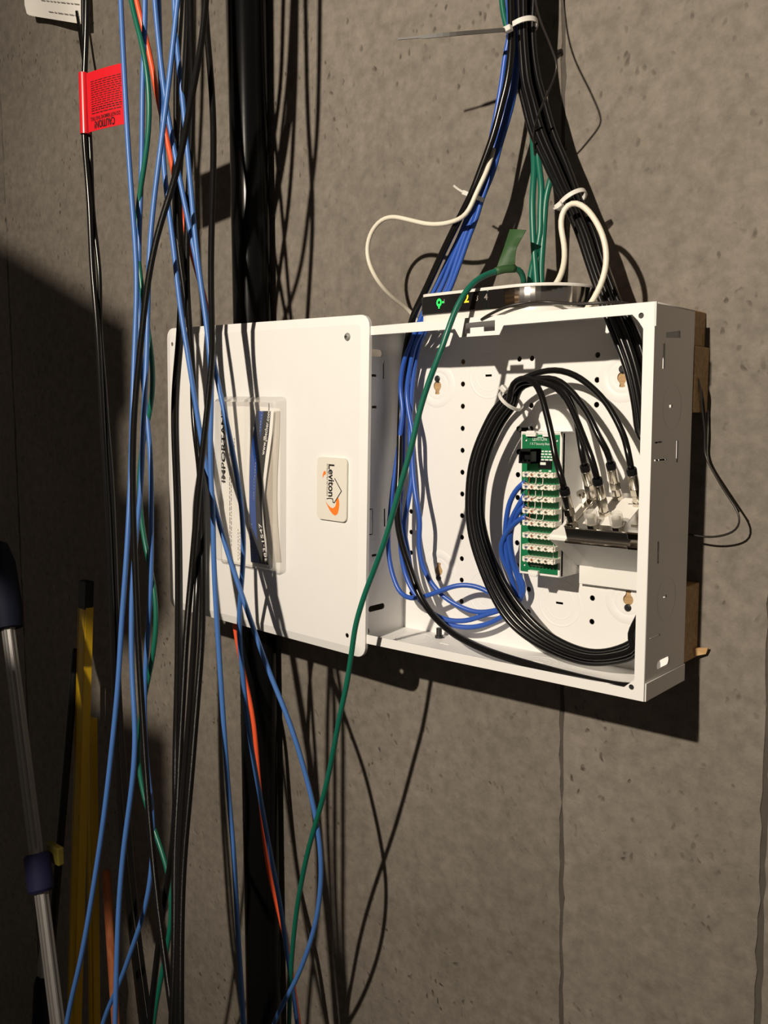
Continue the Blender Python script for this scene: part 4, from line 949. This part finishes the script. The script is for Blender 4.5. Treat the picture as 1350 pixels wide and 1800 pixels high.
tie('pale cable tie with a long dark tail holding the upper bundle together', at(917, 50, .066), at(925, 98, .066)-at(914, 0, .066), .0165, .0150, .0052, 'tie_clear', (at(893, 51, .040), .0042), [at(886, 52, .034), at(850, 55, .022), (at(790, 60, .002)), at(735, 65, -.012), at(699, 68, -.020)], 'tie_grey', .002)
tie('clear cable tie round the left blue and black bundle', at(834, 346, .052), at(819, 392, .052)-at(853, 300, .055), .0100, .0085, .0045, 'tie_clear', (at(819, 340, .046), .0036), [at(817, 339, .044), at(806, 333, .040), at(797, 326, .036)], 'tie_clear')
tie('clear cable tie round the right black coax bundle', at(1006, 352, .062), at(1030, 400, .06)-at(985, 310, .062), .0150, .0125, .0045, 'tie_clear', (at(983, 362, .048), .0040), [at(981, 364, .046), at(973, 367, .042)], 'tie_clear')
tie('clear cable tie holding the black coax coil near its top', at(898, 704, .042), at(912, 688, .042)-at(882, 724, .042), .0135, .0155, .0036, 'tie_clear', (at(886, 684, .026), .0042), [at(884, 685, .024), at(876, 682, .021)], 'tie_clear')

# ================================================================== tools leaning at the left
def pole(name, label, cat, P, Q, r, m, n=16, flutes=0, ext=True):
    P, Q = V(P), V(Q); d = (Q-P).normalized()
    if ext:
        k = (-1.249-P.z)/d.z; Q = P+d*k
    t = thing(name, label, cat, Q)
    if flutes:
        a = d.cross(Y_).normalized(); bb = d.cross(a); b = MB(); pts = []
        for i in range(flutes*4):
            q = 2*math.pi*i/(flutes*4); rr = r*(1. if i % 4 < 2 else .88); pts.append(P+a*math.cos(q)*rr+bb*math.sin(q)*rr)
        b.prism(pts, Q-P); o = b.obj('shaft', m, t)
    else:
        b = MB(); b.lathe(P, d, [(0, r*.7), (.003, r), ((Q-P).length, r)], n); o = smooth_by_angle(b.obj('shaft', m, t))
    return t, P, d
t, P, d = pole('extension_pole', 'silver fluted extension pole with blue sleeve and grip leaning at far left', 'pole', at(14, 1100, -.13), at(103, 1810, -.19), .0098, 'brushed_silver', flutes=7)
b = MB(); s0 = at(74, 1498, -.161); b.lathe(P+d*((s0-P).dot(d)), d, [(0, .0155), (.004, .018), (.048, .018), (.052, .0150)], 24); smooth_by_angle(b.obj('sleeve', 'purple_blue', t))
b = MB(); b.lathe(P+d*.004, -d, [(0, .021), (.03, .024), (.10, .022), (.13, .014), (.135, .006)], 24); smooth_by_angle(b.obj('grip', 'navy_rubber', t))
b = MB(); q = at(97, 1498, -.14); b.box((q.x-.016, q.y-.006, q.z-.014), (q.x+.018, q.y+.004, q.z+.012)); b.obj('clip', 'dull_yellow', t, bevel=.002, label='yellow clip beside the blue sleeve')
def beam(name, label, cat, P, Q, wx, wy, m, cap=None):
    P, Q = V(P), V(Q); d = (Q-P).normalized(); Q = P+d*((-1.249-P.z)/d.z)
    t = thing(name, label, cat, Q)
    a = V((1, 0, 0)); a = (a-d*a.dot(d)).normalized(); n_ = d.cross(a)
    F = lambda x, y, z: P+a*x+n_*y+d*z
    b = MB(); L_ = (Q-P).length
    b.box((-wx, -wy, 0), (wx, wy, L_), F); b.box((-wx-.0012, -wy-.0012, 0), (-wx+.004, wy, L_), F); b.box((wx-.004, -wy-.0012, 0), (wx+.0012, wy, L_), F)
    b.obj('beam', m, t, bevel=.0008)
    if cap:
        b = MB(); b.box((-wx-.001, -wy-.001, -cap), (wx+.001, wy+.001, .004), F); b.obj('end_cap', 'black_plastic', t, bevel=.002)
    return t
beam('spirit_level', 'long yellow spirit level with black end cap leaning on the wall', 'level', at(150.5, 1066, .055), at(131, 1760, .02), .0110, .007, 'yellow_paint', .045)
beam('spirit_level', 'shorter yellow level standing just right of the longer one', 'level', at(160, 1262, .085), at(166, 1810, .06), .0080, .006, 'yellow_paint')
pole('tool_handle', 'reddish wooden tool handle right of the yellow levels', 'handle', at(186, 1530, .07), at(201, 1760, .05), .0075, 'red_handle')
pole('tool_handle', 'black metal tool handle just left of the longer yellow level', 'handle', at(134, 1140, .05), at(104, 1500, .0), .007, 'black_plastic')
b = MB(); A = at(74, 1640, -.10)
P0 = [at(74, 1640, -.10), at(80, 1690, -.10), at(78, 1720, -.10), at(65, 1720, -.10), at(68, 1680, -.10)]
b.prism(P0, (0, .002, 0)); tb = thing('scraper', 'small bright steel scraper blade behind the silver pole', 'tool', P0[3]); b.obj('blade', 'steel', tb)
hp = at(71, 1722, -.10); b = MB(); b.lathe(hp+V((0, .001, .002)), (-.1, 0, -1), [(0, .008), (.01, .011), (.09, .013), (.11, .008)], 16); smooth_by_angle(b.obj('handle', 'navy_rubber', tb))

# ================================================================== out of frame: invented carton stack, added and shaped to shade the wall's left
SY0, SY1 = -1.20, -.95
SK = .889
def kx(x): return -.03+(x+.03)*SK
def kz(z): return max(-1.249, 1.02+(z-1.02)*SK)
def carton(z0, z1, xr, wdt, label, depth=.25, name='carton', m='cardboard'):
    z0, z1, xr = kz(z0), kz(z1), kx(xr)
    t = thing(name, label, name.split('_')[-1], (xr-wdt/2, SY1-depth/2, z0), 'unseen cartons added to shade the wall' if name == 'carton' else 'unseen boards added to shade the wall')
    b = MB(); b.box((xr-wdt, SY1-depth, z0), (xr, SY1, z1)); b.obj('body', m, t, bevel=.003)
    if name == 'carton':
        b = MB(); b.box((xr-wdt+.02, SY1-depth/2-.025, z1), (xr-.001, SY1-depth/2+.025, z1+.0008)); b.obj('tape', 'packing_tape', t)
for a_ in [(-1.6, -.80, -.53, .46, 'unseen large brown carton added for shade at the base of the stack'), (-.80, -.36, -.52, .46, 'unseen large brown carton added for shade, second from the floor'), (-.36, .06, -.54, .46, 'unseen large brown carton added for shade, third from the floor'),
      (.06, .27, -.517, .46, 'unseen brown carton added for shade, fourth from the floor'), (.27, .405, -.450, .50, 'unseen thick board added to shape the shade, jutting right in mid stack', .06, 'shade_board', 'pine'), (.405, .500, -.560, .42, 'unseen brown carton added for shade, set back above the lower jutting board'),
      (.500, .600, -.446, .50, 'unseen thick board added to shape the shade, jutting right near the stack top', .06, 'shade_board', 'pine'), (.600, .665, -.500, .42, 'unseen shallow brown carton added for shade under the tilted one')]: carton(*a_)
t = thing('carton', 'brown carton tipped to one side on top of the stack', 'carton', (-.6, -1.0, kz(.665)), 'unseen cartons added to shade the wall')
b = MB(); b.prism([V((kx(x), SY1-.12, kz(z))) for x, z in ((-.487, .665), (-.487, .738), (-.93, .925), (-.98, .70), (-.94, .665))], (0, .12, 0)); b.obj('body', 'cardboard', t, bevel=.003)
